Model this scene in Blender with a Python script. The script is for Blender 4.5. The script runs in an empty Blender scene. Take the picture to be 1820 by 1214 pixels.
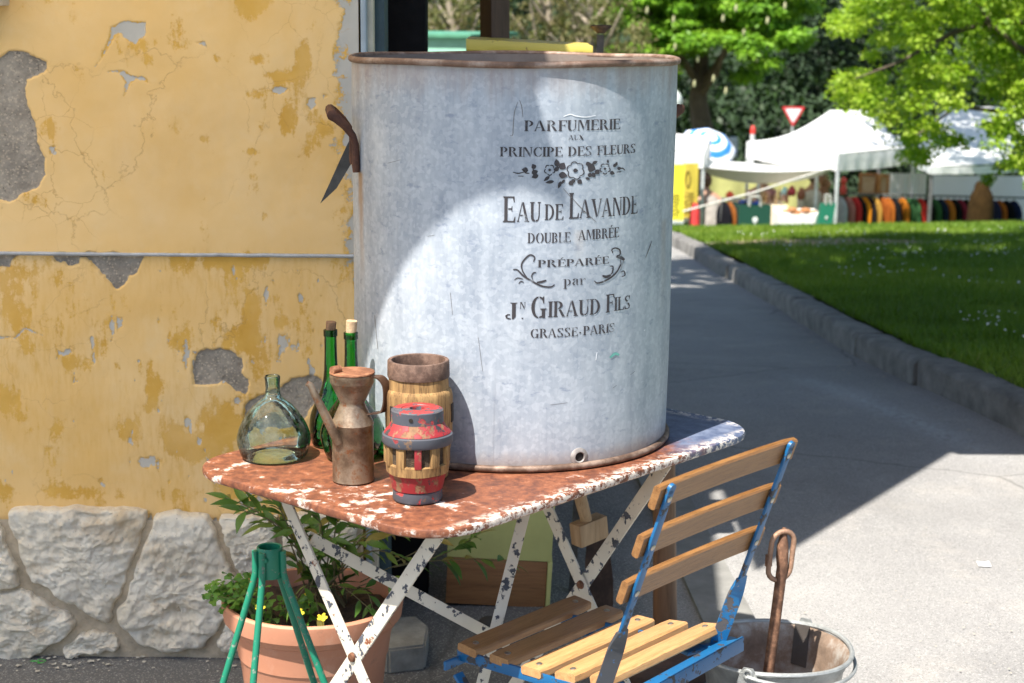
import bpy, bmesh, math, random
import numpy as np
from mathutils import Vector as V, Matrix, Quaternion
random.seed(7); RNG = np.random.default_rng(7)
R_ = math.radians
sc = bpy.context.scene
COL = sc.collection

# ------------------------------------------------------------------ camera
F, HC, PITCH, ROLL = 3000.0, 1.53, R_(11.35), R_(.45)
cam_d = bpy.data.cameras.new('camera'); cam = bpy.data.objects.new('camera', cam_d); COL.objects.link(cam)
CM = (Matrix.Rotation(math.pi/2-PITCH, 3, 'X') @ Matrix.Rotation(ROLL, 3, 'Z'))
cam.matrix_world = Matrix.Translation((0, 0, HC)) @ CM.to_4x4()
cam_d.sensor_width = 36; cam_d.lens = F/1820*36; cam_d.clip_start = .05; cam_d.clip_end = 600
cam_d.dof.use_dof = True; cam_d.dof.focus_distance = 3.0; cam_d.dof.aperture_fstop = 7.5
sc.camera = cam

# ------------------------------------------------------------------ light
SUN = V((-.335, -.47, 1.0)).normalized()          # towards the sun
world = bpy.data.worlds.new('World'); sc.world = world; world.use_nodes = True
wn = world.node_tree; wn.nodes.clear()
sky = wn.nodes.new('ShaderNodeTexSky'); sky.sky_type = 'NISHITA'; sky.sun_disc = False
sky.sun_elevation = math.asin(SUN.z); sky.sun_rotation = math.atan2(SUN.x, SUN.y)
bg = wn.nodes.new('ShaderNodeBackground'); bg.inputs['Strength'].default_value = .10
wo = wn.nodes.new('ShaderNodeOutputWorld')
wn.links.new(sky.outputs[0], bg.inputs[0]); wn.links.new(bg.outputs[0], wo.inputs[0])
sun_d = bpy.data.lights.new('sun', 'SUN'); sun_d.energy = 5.0; sun_d.angle = R_(.5); sun_d.color = (1, .95, .87)
sun = bpy.data.objects.new('sun', sun_d); COL.objects.link(sun)
sun.rotation_euler = (-SUN).to_track_quat('-Z', 'Y').to_euler(); sun.location = SUN*30
vs = sc.view_settings; sc.display_settings.display_device = 'sRGB'
vs.view_transform = 'Standard'; vs.look = 'None'; vs.exposure = 1.08; vs.gamma = 1; vs.use_curve_mapping = False
cy = sc.cycles
cy.use_denoising = True; cy.max_bounces = 10; cy.diffuse_bounces = 4; cy.glossy_bounces = 4
cy.transmission_bounces = 6; cy.transparent_max_bounces = 24; cy.sample_clamp_indirect = 6
cy.caustics_reflective = False; cy.caustics_refractive = False

# ------------------------------------------------------------------ picture-to-place measuring
def ray(x, y): return CM @ V(((x-910)/F, (607-y)/F, -1))
def PY(x, y, Y):
    d = ray(x, y); return V((0, 0, HC)) + d*(Y/d.y)
def PZ(x, y, z):
    d = ray(x, y); return V((0, 0, HC)) + d*((z-HC)/d.z)

# ------------------------------------------------------------------ materials
class G:
    def __init__(s, name):
        s.m = bpy.data.materials.new(name); s.m.use_nodes = True; s.nt = s.m.node_tree
        s.b = s.nt.nodes['Principled BSDF']; s.out = s.nt.nodes['Material Output']; s._c = None
    def n(s, t, **k):
        o = s.nt.nodes.new('ShaderNode'+t)
        for a, v in k.items(): setattr(o, a, v)
        return o
    def put(s, sock, v):
        if v is None: return
        if hasattr(v, 'is_output'): s.nt.links.new(v, sock)
        else:
            if sock.type == 'RGBA': v = (*v, 1) if isinstance(v, (tuple, list)) and len(v) == 3 else ((v, v, v, 1) if isinstance(v, (int, float)) else v)
            sock.default_value = v
    @property
    def co(s):
        if s._c is None: s._c = s.n('TexCoord').outputs['Object']
        return s._c
    def map(s, scale=(1, 1, 1), loc=(0, 0, 0), rot=(0, 0, 0), vec=None):
        o = s.n('Mapping'); s.put(o.inputs['Vector'], vec or s.co)
        o.inputs['Scale'].default_value = scale; o.inputs['Location'].default_value = loc; o.inputs['Rotation'].default_value = rot
        return o.outputs[0]
    def noise(s, scale, detail=5, rough=.6, vec=None, dist=0, col=False):
        o = s.n('TexNoise'); s.put(o.inputs['Vector'], vec or s.co)
        o.inputs['Scale'].default_value = scale; o.inputs['Detail'].default_value = detail
        o.inputs['Roughness'].default_value = rough; o.inputs['Distortion'].default_value = dist
        return o.outputs['Color' if col else 'Fac']
    def vor(s, scale, feature='F1', vec=None, out='Distance', rnd=1):
        o = s.n('TexVoronoi', feature=feature); s.put(o.inputs['Vector'], vec or s.co)
        o.inputs['Scale'].default_value = scale; o.inputs['Randomness'].default_value = rnd
        return o.outputs[out]
    def wave(s, scale, dist=4, detail=3, vec=None, dscale=1, dir='X'):
        o = s.n('TexWave', bands_direction=dir); s.put(o.inputs['Vector'], vec or s.co)
        for k, v in dict(Scale=scale, Distortion=dist, Detail=detail).items(): o.inputs[k].default_value = v
        o.inputs['Detail Scale'].default_value = dscale
        return o.outputs['Fac']
    def attr(s, name): return s.n('Attribute', attribute_name=name).outputs['Fac']
    def xyz(s, i, vec=None):
        o = s.n('SeparateXYZ'); s.put(o.inputs[0], vec or s.co); return o.outputs[i]
    def ramp(s, f, stops, interp='LINEAR'):
        o = s.n('ValToRGB'); s.put(o.inputs[0], f); e = o.color_ramp; e.interpolation = interp
        while len(e.elements) < len(stops): e.elements.new(.5)
        for q, (p, c) in zip(e.elements, stops):
            q.position = p; q.color = (c, c, c, 1) if not isinstance(c, (tuple, list)) else (*c, 1)
        return o.outputs[0]
    def step(s, f, a, b):
        o = s.n('MapRange'); s.put(o.inputs[0], f); o.inputs[1].default_value = a; o.inputs[2].default_value = b
        return o.outputs[0]
    def mix(s, f, a, b, blend='MIX'):
        o = s.n('Mix', data_type='RGBA', blend_type=blend)
        s.put(o.inputs[0], f); s.put(o.inputs[6], a); s.put(o.inputs[7], b); return o.outputs[2]
    def math(s, op, a, b=None, c=None):
        o = s.n('Math', operation=op); s.put(o.inputs[0], a)
        if b is not None: s.put(o.inputs[1], b)
        if c is not None: s.put(o.inputs[2], c)
        return o.outputs[0]
    def bump(s, h, strength=.3, dist=.01, nrm=None):
        o = s.n('Bump'); s.put(o.inputs['Height'], h); o.inputs['Strength'].default_value = strength
        o.inputs['Distance'].default_value = dist
        if nrm: s.put(o.inputs['Normal'], nrm)
        s.put(s.b.inputs['Normal'], o.outputs[0]); return o.outputs[0]
    def set(s, col=None, rough=None, metal=None, spec=None):
        s.put(s.b.inputs['Base Color'], col); s.put(s.b.inputs['Roughness'], rough)
        s.put(s.b.inputs['Metallic'], metal); s.put(s.b.inputs['Specular IOR Level'], spec); return s.m

def plain(name, col, rough=.6, metal=0, var=.25, scale=12, bump=.15, spec=None):
    g = G(name); n = g.noise(scale, 6, .65)
    c = g.mix(g.step(n, .3, .7), tuple(x*(1-var) for x in col), tuple(min(1, x*(1+var)) for x in col))
    g.set(c, rough, metal, spec); g.bump(g.noise(scale*6, 4), bump, .004); return g.m

def chipped(name, paint, under, thr=.56, scale=28, rust=(.22, .07, .03), rough=.5, soft=.02, rthr=.66, stretch=(1, 1, 1)):
    g = G(name); v = g.map(stretch)
    n = g.noise(scale, 8, .62, v); k = g.step(n, thr, thr+soft)
    k2 = g.step(g.noise(scale*.7, 7, .65, g.map(stretch, (3, 5, 1))), rthr, rthr+.03)
    d = g.noise(9, 5); p = g.mix(g.step(d, .3, .75), tuple(x*.8 for x in paint), paint)
    u = g.mix(g.step(g.noise(60, 3), .4, .6), under, tuple(x*1.6 for x in under))
    c = g.mix(k2, g.mix(k, p, u), rust)
    g.set(c, g.math('MULTIPLY_ADD', k, .25, rough)); g.bump(g.math('SUBTRACT', 1, k), .5, .0015); return g.m

def rusty(name, a=(.13, .055, .03), b=(.30, .13, .06), rough=.7, metal=.3, scale=30):
    g = G(name); n = g.noise(scale, 8, .7); c = g.ramp(n, [(.3, tuple(x*.5 for x in a)), (.48, a), (.65, b)])
    g.set(c, rough, metal); g.bump(g.noise(scale*3, 6, .7), .5, .002); return g.m

def wood(name, a, b, axis=2, scale=30, rough=.55, dark=.5):
    st = [1, 1, 1]; st = [6, 6, 6]; st[axis] = .35
    g = G(name); v = g.map(st); n = g.noise(scale/6, 6, .65, v, 1.2); f = g.noise(scale*1.6, 3, .6, v)
    c = g.mix(g.step(n, .32, .68), a, b); c = g.mix(g.math('MULTIPLY', g.step(f, .52, .75), dark), c, tuple(x*.35 for x in a))
    g.set(c, rough); g.bump(f, .25, .002); return g.m

def leafmat(name, cols, trans=.45, rough=.5):
    g = G(name); t = g.attr('tint'); c = g.ramp(t, [(i/(max(1, len(cols)-1)), k) for i, k in enumerate(cols)])
    g.set(c, rough, 0, .35)
    tr = g.n('BsdfTranslucent'); g.put(tr.inputs[0], g.mix(1, c, (1.0, 1.0, .55), 'MULTIPLY'))
    mx = g.n('MixShader'); mx.inputs[0].default_value = trans
    g.nt.links.new(g.b.outputs[0], mx.inputs[1]); g.nt.links.new(tr.outputs[0], mx.inputs[2])
    g.nt.links.new(mx.outputs[0], g.out.inputs[0]); return g.m

def glassmat(name, tint, edge, dirt=.0):
    """thin blown glass: tinted see-through wall with a Fresnel skin"""
    g = G(name); lw = g.n('LayerWeight'); lw.inputs[0].default_value = .5
    wob = g.noise(26, 3); bp = g.n('Bump'); g.put(bp.inputs['Height'], wob); bp.inputs['Strength'].default_value = .12; bp.inputs['Distance'].default_value = .01
    f = g.math('POWER', lw.outputs['Facing'], 1.6)
    c = g.mix(f, tint, edge)
    tr = g.n('BsdfTransparent'); g.put(tr.inputs[0], c)
    gl = g.n('BsdfGlossy'); gl.inputs['Roughness'].default_value = .04; g.put(gl.inputs['Normal'], bp.outputs[0])
    gl.inputs[0].default_value = (.9, .95, .92, 1)
    fr = g.n('Fresnel'); fr.inputs[0].default_value = 1.5; g.put(fr.inputs['Normal'], bp.outputs[0])
    mx = g.n('MixShader'); g.put(mx.inputs[0], fr.outputs[0])
    g.nt.links.new(tr.outputs[0], mx.inputs[1]); g.nt.links.new(gl.outputs[0], mx.inputs[2])
    last = mx.outputs[0]
    if dirt:
        df = g.n('BsdfDiffuse'); df.inputs[0].default_value = (.35, .36, .3, 1)
        m2 = g.n('MixShader'); g.put(m2.inputs[0], g.math('MULTIPLY', g.step(g.noise(30, 7, .75), .45, .75), dirt))
        g.nt.links.new(last, m2.inputs[1]); g.nt.links.new(df.outputs[0], m2.inputs[2]); last = m2.outputs[0]
    g.nt.links.new(last, g.out.inputs[0]); return g.m

# ------------------------------------------------------------------ mesh tools
def orth(d, up=V((0, 0, 1))):
    d = d.normalized(); u = up - d*up.dot(d)
    if u.length < 1e-4: u = V((0, 1, 0)) - d*d.y
    u.normalize(); return d, u, d.cross(u)

class MB:
    def __init__(s): s.bm = bmesh.new()
    def box(s, c, size, rot=None, bev=0, seg=2):
        m = Matrix.Translation(c) @ ((rot.to_4x4() if rot else Matrix.Identity(4)) @ Matrix.Diagonal((*size, 1)))
        vs_ = bmesh.ops.create_cube(s.bm, size=1, matrix=m)['verts']
        if bev:
            es = list({e for v in vs_ for e in v.link_edges})
            bmesh.ops.bevel(s.bm, geom=es, offset=bev, segments=seg, affect='EDGES', profile=.6)
        return s
    def bar(s, p0, p1, w, t, wdir, bev=0):
        p0, p1 = V(p0), V(p1); d, u, r = orth(p1-p0, V(wdir))
        rot = Matrix((u, r, d)).transposed()
        return s.box((p0+p1)/2, (w, t, (p1-p0).length), rot, bev)
    def ring(s, pts): return [s.bm.verts.new(p) for p in pts]
    def bridge(s, a, b, closed=True):
        n = len(a)
        for i in range(n if closed else n-1):
            j = (i+1) % n
            try: s.bm.faces.new((a[i], a[j], b[j], b[i]))
            except ValueError: pass
    def cap(s, a):
        try: s.bm.faces.new(a)
        except ValueError: pass
    def tube(s, pts, r, seg=8, cap=True, up=V((0, 0, 1)), flat=1.0, closed=False):
        pts = [V(p) for p in pts]; n = len(pts); rs = r if isinstance(r, (list, tuple)) else [r]*n
        t0 = (pts[1]-pts[0]).normalized(); _, u, _ = orth(t0, up); rings = []
        for i, p in enumerate(pts):
            if closed: t = (pts[(i+1) % n]-pts[i-1]).normalized()
            else: t = (pts[min(i+1, n-1)]-pts[max(i-1, 0)]).normalized()
            q = t0.rotation_difference(t); u = q @ u; t0 = t; u = (u-t*u.dot(t)).normalized(); w = t.cross(u)
            rings.append(s.ring([p + u*(rs[i]*math.cos(a)) + w*(rs[i]*flat*math.sin(a)) for a in [2*math.pi*k/seg for k in range(seg)]]))
        for a, b in zip(rings, rings[1:]): s.bridge(a, b)
        if closed: s.bridge(rings[-1], rings[0])
        elif cap: s.cap(rings[0][::-1]); s.cap(rings[-1])
        return s
    def lathe(s, prof, c, seg=48, rot=None, cap0=False, cap1=False, wob=0, phase=0):
        c = V(c); rings = []
        for (r, z) in prof:
            pts = []
            for k in range(seg):
                a = 2*math.pi*k/seg + phase; rr = r*(1+wob*math.sin(3*a+z*20)+wob*.6*math.sin(7*a-z*31)) if wob else r
                p = V((rr*math.cos(a), rr*math.sin(a), z)); pts.append(c + (rot @ p if rot else p))
            rings.append(s.ring(pts))
        for a, b in zip(rings, rings[1:]): s.bridge(a, b)
        if cap0: s.cap(rings[0][::-1])
        if cap1: s.cap(rings[-1])
        return s
    def prism(s, poly, vec, bev=0):
        vec = V(vec); a = s.ring([V(p) for p in poly]); b = s.ring([V(p)+vec for p in poly])
        s.bridge(a, b); s.cap(a[::-1]); s.cap(b)
        return s
    def face(s, pts): s.cap(s.ring([V(p) for p in pts])); return s
    def grid(s, fn, nu, nv, cu=False):
        g = [[s.bm.verts.new(fn(i/nu, j/nv)) for j in range(nv+1)] for i in range(nu if cu else nu+1)]
        for i in range(nu):
            for j in range(nv):
                a, b = g[i], g[(i+1) % len(g)]
                s.bm.faces.new((a[j], b[j], b[j+1], a[j+1]))
        return s
    def mesh(s, name, mat, off=V((0, 0, 0)), smooth=True, angle=38, recalc=True):
        if recalc: bmesh.ops.recalc_face_normals(s.bm, faces=s.bm.faces)
        bmesh.ops.translate(s.bm, verts=s.bm.verts, vec=-V(off))
        me = bpy.data.meshes.new(name); s.bm.to_mesh(me); s.bm.free()
        for m in (mat if isinstance(mat, (list, tuple)) else [mat]): me.materials.append(m)
        if smooth:
            me.polygons.foreach_set('use_smooth', [True]*len(me.polygons)); me.set_sharp_from_angle(angle=R_(angle))
        return me
    def build(s, name, mat, parent=None, origin=None, smooth=True, angle=38, recalc=True):
        off = wloc(parent) if parent else V(origin or (0, 0, 0))
        o = bpy.data.objects.new(name, s.mesh(name, mat, off, smooth, angle, recalc)); COL.objects.link(o)
        if parent: o.parent = parent
        else: o.location = off
        return o

def wloc(o):
    p = V((0, 0, 0))
    while o: p += o.location; o = o.parent
    return p
def tag(o, label=None, cat=None, group=None, kind=None):
    for k, v in (('label', label), ('category', cat), ('group', group), ('kind', kind)):
        if v: o[k] = v
    return o
def thing(name, label, cat, loc=(0, 0, 0), group=None):
    o = bpy.data.objects.new(name, None); COL.objects.link(o); o.location = loc; o.empty_display_size = .05
    return tag(o, label, cat, group)
def inst(name, me, parent, loc, rot=None, scale=None):
    """one more piece sharing mesh data; loc in world coordinates"""
    o = bpy.data.objects.new(name, me); COL.objects.link(o); o.parent = parent
    o.location = V(loc)-wloc(parent)
    if rot is not None: o.rotation_mode = 'QUATERNION'; o.rotation_quaternion = rot
    if scale: o.scale = scale if isinstance(scale, (tuple, list)) else (scale,)*3
    return o
def npmesh(name, Vt, Fc, mat, attrs=None, parent=None, smooth=False, origin=None):
    Vt = np.asarray(Vt, np.float32); Fc = np.asarray(Fc, np.int32); n, k = Fc.shape
    off = np.array(wloc(parent) if parent else (origin or (0, 0, 0)), np.float32)
    me = bpy.data.meshes.new(name); me.vertices.add(len(Vt)); me.vertices.foreach_set('co', (Vt-off).ravel())
    me.loops.add(n*k); me.loops.foreach_set('vertex_index', Fc.ravel())
    me.polygons.add(n); me.polygons.foreach_set('loop_start', np.arange(0, n*k, k, dtype=np.int32))
    if smooth: me.polygons.foreach_set('use_smooth', np.ones(n, bool))
    me.materials.append(mat)
    for a, vals in (attrs or {}).items():
        at = me.attributes.new(a, 'FLOAT', 'POINT'); at.data.foreach_set('value', np.asarray(vals, np.float32))
    me.update(calc_edges=True); me.validate()
    o = bpy.data.objects.new(name, me); COL.objects.link(o)
    if parent: o.parent = parent
    else: o.location = tuple(float(q) for q in off)
    return o

_perm = RNG.random((64, 256, 256)).astype(np.float32)
def vnoise(x, y, k=0):
    x = np.asarray(x, float); y = np.asarray(y, float); xi = np.floor(x).astype(int); yi = np.floor(y).astype(int)
    fx = x-xi; fy = y-yi; fx = fx*fx*(3-2*fx); fy = fy*fy*(3-2*fy); P = _perm[k % 64]
    g = lambda a, b: P[a & 255, b & 255]
    return (g(xi, yi)*(1-fx)+g(xi+1, yi)*fx)*(1-fy)+(g(xi, yi+1)*(1-fx)+g(xi+1, yi+1)*fx)*fy
def fbm(x, y, k=0, o=5, gain=.5):
    s = 0; a = 1; t = 0
    for i in range(o): s = s+a*vnoise(x*2**i+i*17.3, y*2**i+i*9.1, k+i); t += a; a *= gain
    return s/t

# ================================================================== SETTING: ground
_gy = [-40, 6.0, 6.8, 8, 18.4, 20.2, 22, 24, 27, 140]
_gz = [0, 0, -.03, -.13, -1.03, -1.25, -1.70, -2.25, -2.95, -14.0]
def zg(y): return np.interp(y, _gy, _gz)
def xk(y): return 1.66+.11*np.maximum(7.5-np.asarray(y, float), 0)**1.3
def zl(x, y):
    y = np.asarray(y, float); x = np.asarray(x, float)
    return zg(y)+.115+.022*np.clip(x-xk(y), 0, 9)+.05*(fbm(x*.5, y*.5, 3, 3)-.5)

g = G('asphalt')
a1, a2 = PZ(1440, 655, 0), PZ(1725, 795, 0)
nz = g.noise(1.3, 5, .6); fine = g.noise(300, 3, .7); ag = g.vor(330, out='Color'); spk = g.xyz(0, ag)
base = g.mix(g.step(nz, .3, .7), (.235, .228, .222), (.315, .306, .296))
x_, y_ = g.xyz(0), g.xyz(1)
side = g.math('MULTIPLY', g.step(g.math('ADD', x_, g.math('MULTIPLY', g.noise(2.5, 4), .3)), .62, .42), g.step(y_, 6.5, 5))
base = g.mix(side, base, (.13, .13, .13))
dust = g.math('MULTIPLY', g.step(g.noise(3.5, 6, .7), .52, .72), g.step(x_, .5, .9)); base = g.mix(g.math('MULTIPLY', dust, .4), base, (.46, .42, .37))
base = g.mix(g.math('MULTIPLY', g.step(spk, .78, .97), .75), base, (.42, .41, .39)); base = g.mix(g.math('MULTIPLY', g.step(spk, .2, .04), .6), base, (.09, .09, .09)); base = g.mix(g.math('MULTIPLY', g.step(g.noise(.9, 7, .7, g.map(loc=(4, 1, 0))), .52, .66), .30), base, (.13, .125, .12)); base = g.mix(g.math('MULTIPLY', g.step(g.noise(9, 6, .7), .60, .70), .22), base, (.11, .10, .095))
base = g.mix(g.math('MULTIPLY', g.step(fine, .60, .75), .6), base, (.10, .10, .098))
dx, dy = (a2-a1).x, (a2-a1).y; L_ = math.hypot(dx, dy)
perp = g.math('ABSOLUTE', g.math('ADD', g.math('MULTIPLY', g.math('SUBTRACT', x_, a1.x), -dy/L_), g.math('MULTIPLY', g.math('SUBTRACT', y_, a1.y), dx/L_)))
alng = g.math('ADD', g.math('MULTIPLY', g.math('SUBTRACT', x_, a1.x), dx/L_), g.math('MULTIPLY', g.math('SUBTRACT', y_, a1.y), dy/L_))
light_streak = g.math('MULTIPLY', g.step(g.math('ADD', perp, g.math('MULTIPLY', g.noise(7, 4), .12)), .17, .06), g.math('MULTIPLY', g.step(alng, -.4, .2), g.step(alng, L_+.3, L_-.2)))
base = g.mix(g.math('MULTIPLY', light_streak, g.math('MULTIPLY', g.step(g.noise(40, 5), .35, .65), .55)), base, (.5, .52, .55))  # pale streak: a patch of reflected light painted into the asphalt
ck = g.vor(.55, 'DISTANCE_TO_EDGE', g.mix(.12, g.co, g.noise(2.5, 4, col=True)))
base = g.mix(g.math('MULTIPLY', g.step(ck, .004, .0015), .4), base, (.06, .058, .055))
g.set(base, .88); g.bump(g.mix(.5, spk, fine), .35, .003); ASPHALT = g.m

ys = np.concatenate([np.arange(-10, 3, .5), np.arange(3, 9, .12), np.arange(9, 28, .4)])
us = np.linspace(0, 1, 60)
def sheet(name, mat, xa, xb, zf, yy, uu, lift=0, kind='structure'):
    Y, U = np.meshgrid(yy, uu, indexing='ij'); X = xa(Y)+(xb(Y)-xa(Y))*U; Z = zf(X, Y)+lift
    n, m = Y.shape; idx = np.arange(n*m).reshape(n, m)
    f = np.stack([idx[:-1, :-1], idx[:-1, 1:], idx[1:, 1:], idx[1:, :-1]], -1).reshape(-1, 4)
    return tag(npmesh(name, np.stack([X, Y, Z], -1).reshape(-1, 3), f, mat, smooth=True), kind=kind)
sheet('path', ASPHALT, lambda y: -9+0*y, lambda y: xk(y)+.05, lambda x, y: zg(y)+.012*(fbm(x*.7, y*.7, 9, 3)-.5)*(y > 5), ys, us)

g = G('lawn_soil'); n = g.noise(1.1, 5, .6)
bx_ = g.math('POWER', g.math('DIVIDE', g.math('SUBTRACT', g.xyz(0), 2.8), 1.1), 2); by_ = g.math('POWER', g.math('DIVIDE', g.math('SUBTRACT', g.xyz(1), 15.6), .75), 2)
bare = g.step(g.math('ADD', g.math('ADD', bx_, by_), g.math('MULTIPLY', g.noise(3, 5), 1.2)), 1.7, 1.3)
c = g.mix(n, (.035, .085, .012), (.07, .15, .022)); c = g.mix(bare, c, (.22, .165, .10)); g.set(c, .9)
g.bump(g.noise(60, 5), .5, .01); SOIL = g.m
lys = np.concatenate([np.arange(-10, 5, .8), np.arange(5, 24, .25), np.arange(24, 29, .5)])
sheet('lawn', SOIL, lambda y: xk(y)+.16, lambda y: 34+0*y, zl, lys, np.linspace(0, 1, 120)**1.6)
g = G('terrain_earth'); g.set(g.mix(g.noise(.4, 6), (.05, .08, .02), (.16, .15, .07)), .95); EARTH = g.m
sheet('terrain', EARTH, lambda y: -90+0*y, lambda y: 90+0*y, lambda x, y: zg(y)-.22, np.concatenate([np.arange(-40, 28, 2.), np.arange(28, 140, 4.)]), np.linspace(0, 1, 40))
def hillz(x, y): return zg(y)-.4+np.maximum(y-70, 0)*.55+2.5*(fbm(x*.05, y*.05, 21, 3)-.5)
sheet('hill', plain('hill_green', (.02, .04, .012), .95, scale=.4), lambda y: -90+0*y, lambda y: 90+0*y, hillz, np.arange(66, 128, 4.), np.linspace(0, 1, 40))

# kerb of separate stones
KERB = plain('kerb_concrete', (.175, .167, .155), .9, var=.45, scale=9, bump=.9)
kerb = tag(thing('kerb', None, None, (1.7, 6, 0)), 'grey concrete kerb of long stones between the path and the lawn', None, None, 'structure')
ky = 2.0
while ky < 22.5:
    L = .97+.06*random.random(); y0, y1 = ky+.006, ky+L-.006; x0, x1 = float(xk(y0)), float(xk(y1)); z0, z1 = float(zg(y0)), float(zg(y1))
    jit = random.uniform(-.008, .008); b = MB(); prof = [(0, -.15), (0, .095), (.02, .115), (.13, .118), (.135, -.15)]
    def kp(t):
        x = x0+(x1-x0)*t+jit; z = z0+(z1-z0)*t+jit*.5
        return b.ring([V((x+px+random.uniform(-.002, .002), y0+(y1-y0)*t, z+pz+random.uniform(-.006, .004)*(pz > 0))) for px, pz in prof])
    rs = [kp(t) for t in np.linspace(0, 1, 7)]
    for p, q in zip(rs, rs[1:]): b.bridge(p, q)
    b.cap(rs[0]); b.cap(rs[-1][::-1]); b.build('kerb_stone', KERB, kerb, angle=50); ky += L

# flush concrete edging at the building side
EDGE = plain('edging_concrete', (.22, .215, .2), .9, var=.25, scale=9, bump=.5)
edging = tag(thing('edging', None, None, (.47, 4, 0)), 'flush strip of concrete slabs along the house side of the path', None, None, 'structure')
ky = 3.3
while ky < 7.0:
    L = .6; b = MB(); xa = .485-.055*(ky-4.0); b.prism([(xa, ky+.005, -.06), (xa+.135, ky+.005, -.06), (xa+.135-.03, ky+L-.005, -.06), (xa-.03, ky+L-.005, -.06)], (0, 0, .074)); b.build('edging_slab', EDGE, edging); ky += L

# ================================================================== BUILDING
WY = 3.80; XC = PY(640, 300, WY).x
house = thing('plastered_house', 'old house with peeling yellow plaster above a base of pale rough stones', 'house', (-2, WY, 0))
def w2px(X, Z, Y=WY):
    p = np.stack([X, np.full_like(X, Y), Z-HC], -1) @ np.array(CM); return 910+F*p[..., 0]/-p[..., 2], 607-F*p[..., 1]/-p[..., 2]
def sdf(px, py, poly):
    P = np.array(poly, float); d = np.full(px.shape, 1e9); ins = np.zeros(px.shape, bool)
    for i in range(len(P)):
        a, b = P[i-1], P[i]; e = b-a; t = np.clip(((px-a[0])*e[0]+(py-a[1])*e[1])/max(1e-9, e@e), 0, 1)
        d = np.minimum(d, np.hypot(px-a[0]-t*e[0], py-a[1]-t*e[1]))
        c = (a[1] > py) != (b[1] > py); xx = e[0]*(py-a[1])/(e[1] if abs(e[1]) > 1e-9 else 1e-9)+a[0]; ins ^= c & (px < xx)
    return np.where(ins, d, -d)
S1 = .3953; S4 = .379; S5 = .3542
deepP = [[(x*S1, y*S1) for x, y in [(-80, 300), (0, 265), (45, 235), (105, 228), (150, 250), (205, 280), (212, 310), (200, 330), (150, 345), (120, 360), (115, 400), (130, 470), (155, 540), (165, 600), (165, 640), (190, 670), (212, 720), (210, 780), (180, 830), (140, 855), (90, 870), (70, 890), (30, 900), (-80, 890)]],
 [(x*S4, 440+y*S4) for x, y in [(905, 545), (920, 500), (960, 478), (1030, 478), (1090, 490), (1140, 520), (1148, 560), (1135, 590), (1160, 620), (1160, 670), (1140, 695), (1110, 680), (1080, 645), (1040, 632), (985, 635), (940, 642), (905, 638)]],
 [(340+x*S5, 530+y*S5) for x, y in [(265, 640), (265, 550), (290, 520), (340, 490), (400, 470), (450, 440), (500, 405), (560, 390), (610, 390), (650, 410), (660, 440), (640, 500), (600, 560), (560, 620), (500, 650), (400, 660)]]]
shalP = [[(x*S4, 440+y*S4) for x, y in p] for p in (
 [(245, 36), (260, 60), (300, 70), (320, 90), (370, 85), (375, 55), (400, 50), (440, 70), (470, 110), (500, 150), (520, 185), (545, 200), (575, 190), (600, 140), (640, 110), (655, 70), (680, 45), (680, 30), (245, 30)],
 [(-60, 30), (90, 34), (60, 70), (45, 95), (-60, 95)],
 [(-5, 415), (70, 420), (90, 395), (115, 372), (150, 390), (200, 410), (150, 398), (118, 383), (95, 405), (75, 428), (-5, 423)],
 [(255, 450), (270, 480), (300, 490), (320, 475), (338, 490), (320, 510), (285, 505), (265, 520), (275, 500)])]
shalP += [[(x*S1, y*S1) for x, y in p] for p in (
 [(500, 120), (560, 95), (655, 100), (655, 160), (610, 200), (570, 180), (545, 145), (520, 160), (480, 230), (435, 300), (470, 225), (495, 170)],
 [(480, 320), (560, 318), (600, 345), (640, 340), (680, 375), (620, 355), (590, 370), (560, 430), (570, 370), (540, 328)],
 [(880, 190), (920, 185), (935, 215), (910, 205)], [(1380, 440), (1420, 440), (1425, 475), (1395, 500), (1380, 470)], [(1225, 400), (1270, 385), (1300, 400), (1260, 425), (1230, 420)],
 [(1450, 418), (1478, 430), (1455, 440)], [(225, 660), (250, 655), (255, 690), (230, 690)])]
deepP += shalP[:2]; shalP = shalP[2:]
ochB = [(x*S1, y*S1, a*S1, b*S1, k) for x, y, a, b, k in [(1170, 430, 60, 60, .5), (1180, 560, 25, 60, .5), (1130, 420, 60, 30, .4), (1170, 260, 50, 60, .5), (1300, 340, 70, 60, .5), (1360, 260, 40, 70, .4), (1290, 520, 40, 80, .5), (1200, 340, 80, 20, .35), (1110, 40, 70, 50, .5), (1160, 10, 80, 30, .5), (970, 265, 30, 25, .5), (670, 270, 40, 50, .35), (560, 200, 80, 60, .3), (1510, 960, 80, 70, .6), (1400, 1080, 180, 60, .35), (1440, 620, 90, 120, .22), (1520, 300, 50, 200, .4), (150, 900, 90, 50, .5), (230, 560, 40, 60, .2), (1130, 680, 30, 15, .5), (1020, 655, 25, 12, .5), (920, 625, 25, 15, .45), (600, 740, 30, 60, .25)]]
ochB += [(x*S4, 440+y*S4, a*S4, b*S4, k) for x, y, a, b, k in [(820, 280, 70, 90, .4), (900, 380, 120, 90, .22), (1190, 280, 60, 80, .5), (1170, 420, 60, 80, .4), (1050, 750, 110, 120, .42), (900, 950, 160, 90, .38), (60, 740, 110, 90, .33), (50, 330, 60, 70, .25), (320, 530, 60, 50, .35), (540, 450, 60, 30, .25), (700, 1150, 900, 45, .3), (60, 1130, 120, 60, .2), (800, 900, 100, 80, .25), (470, 690, 60, 60, .15), (1100, 60, 250, 35, .35), (660, 840, 40, 80, .15)]]
X0, X1, ZB, ZT = -1.42, XC, .33, 2.3
nx, nz_ = 340, 560; Zs = np.concatenate([np.linspace(ZB, 1.56, nz_-20), np.linspace(1.59, ZT, 21)])
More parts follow.
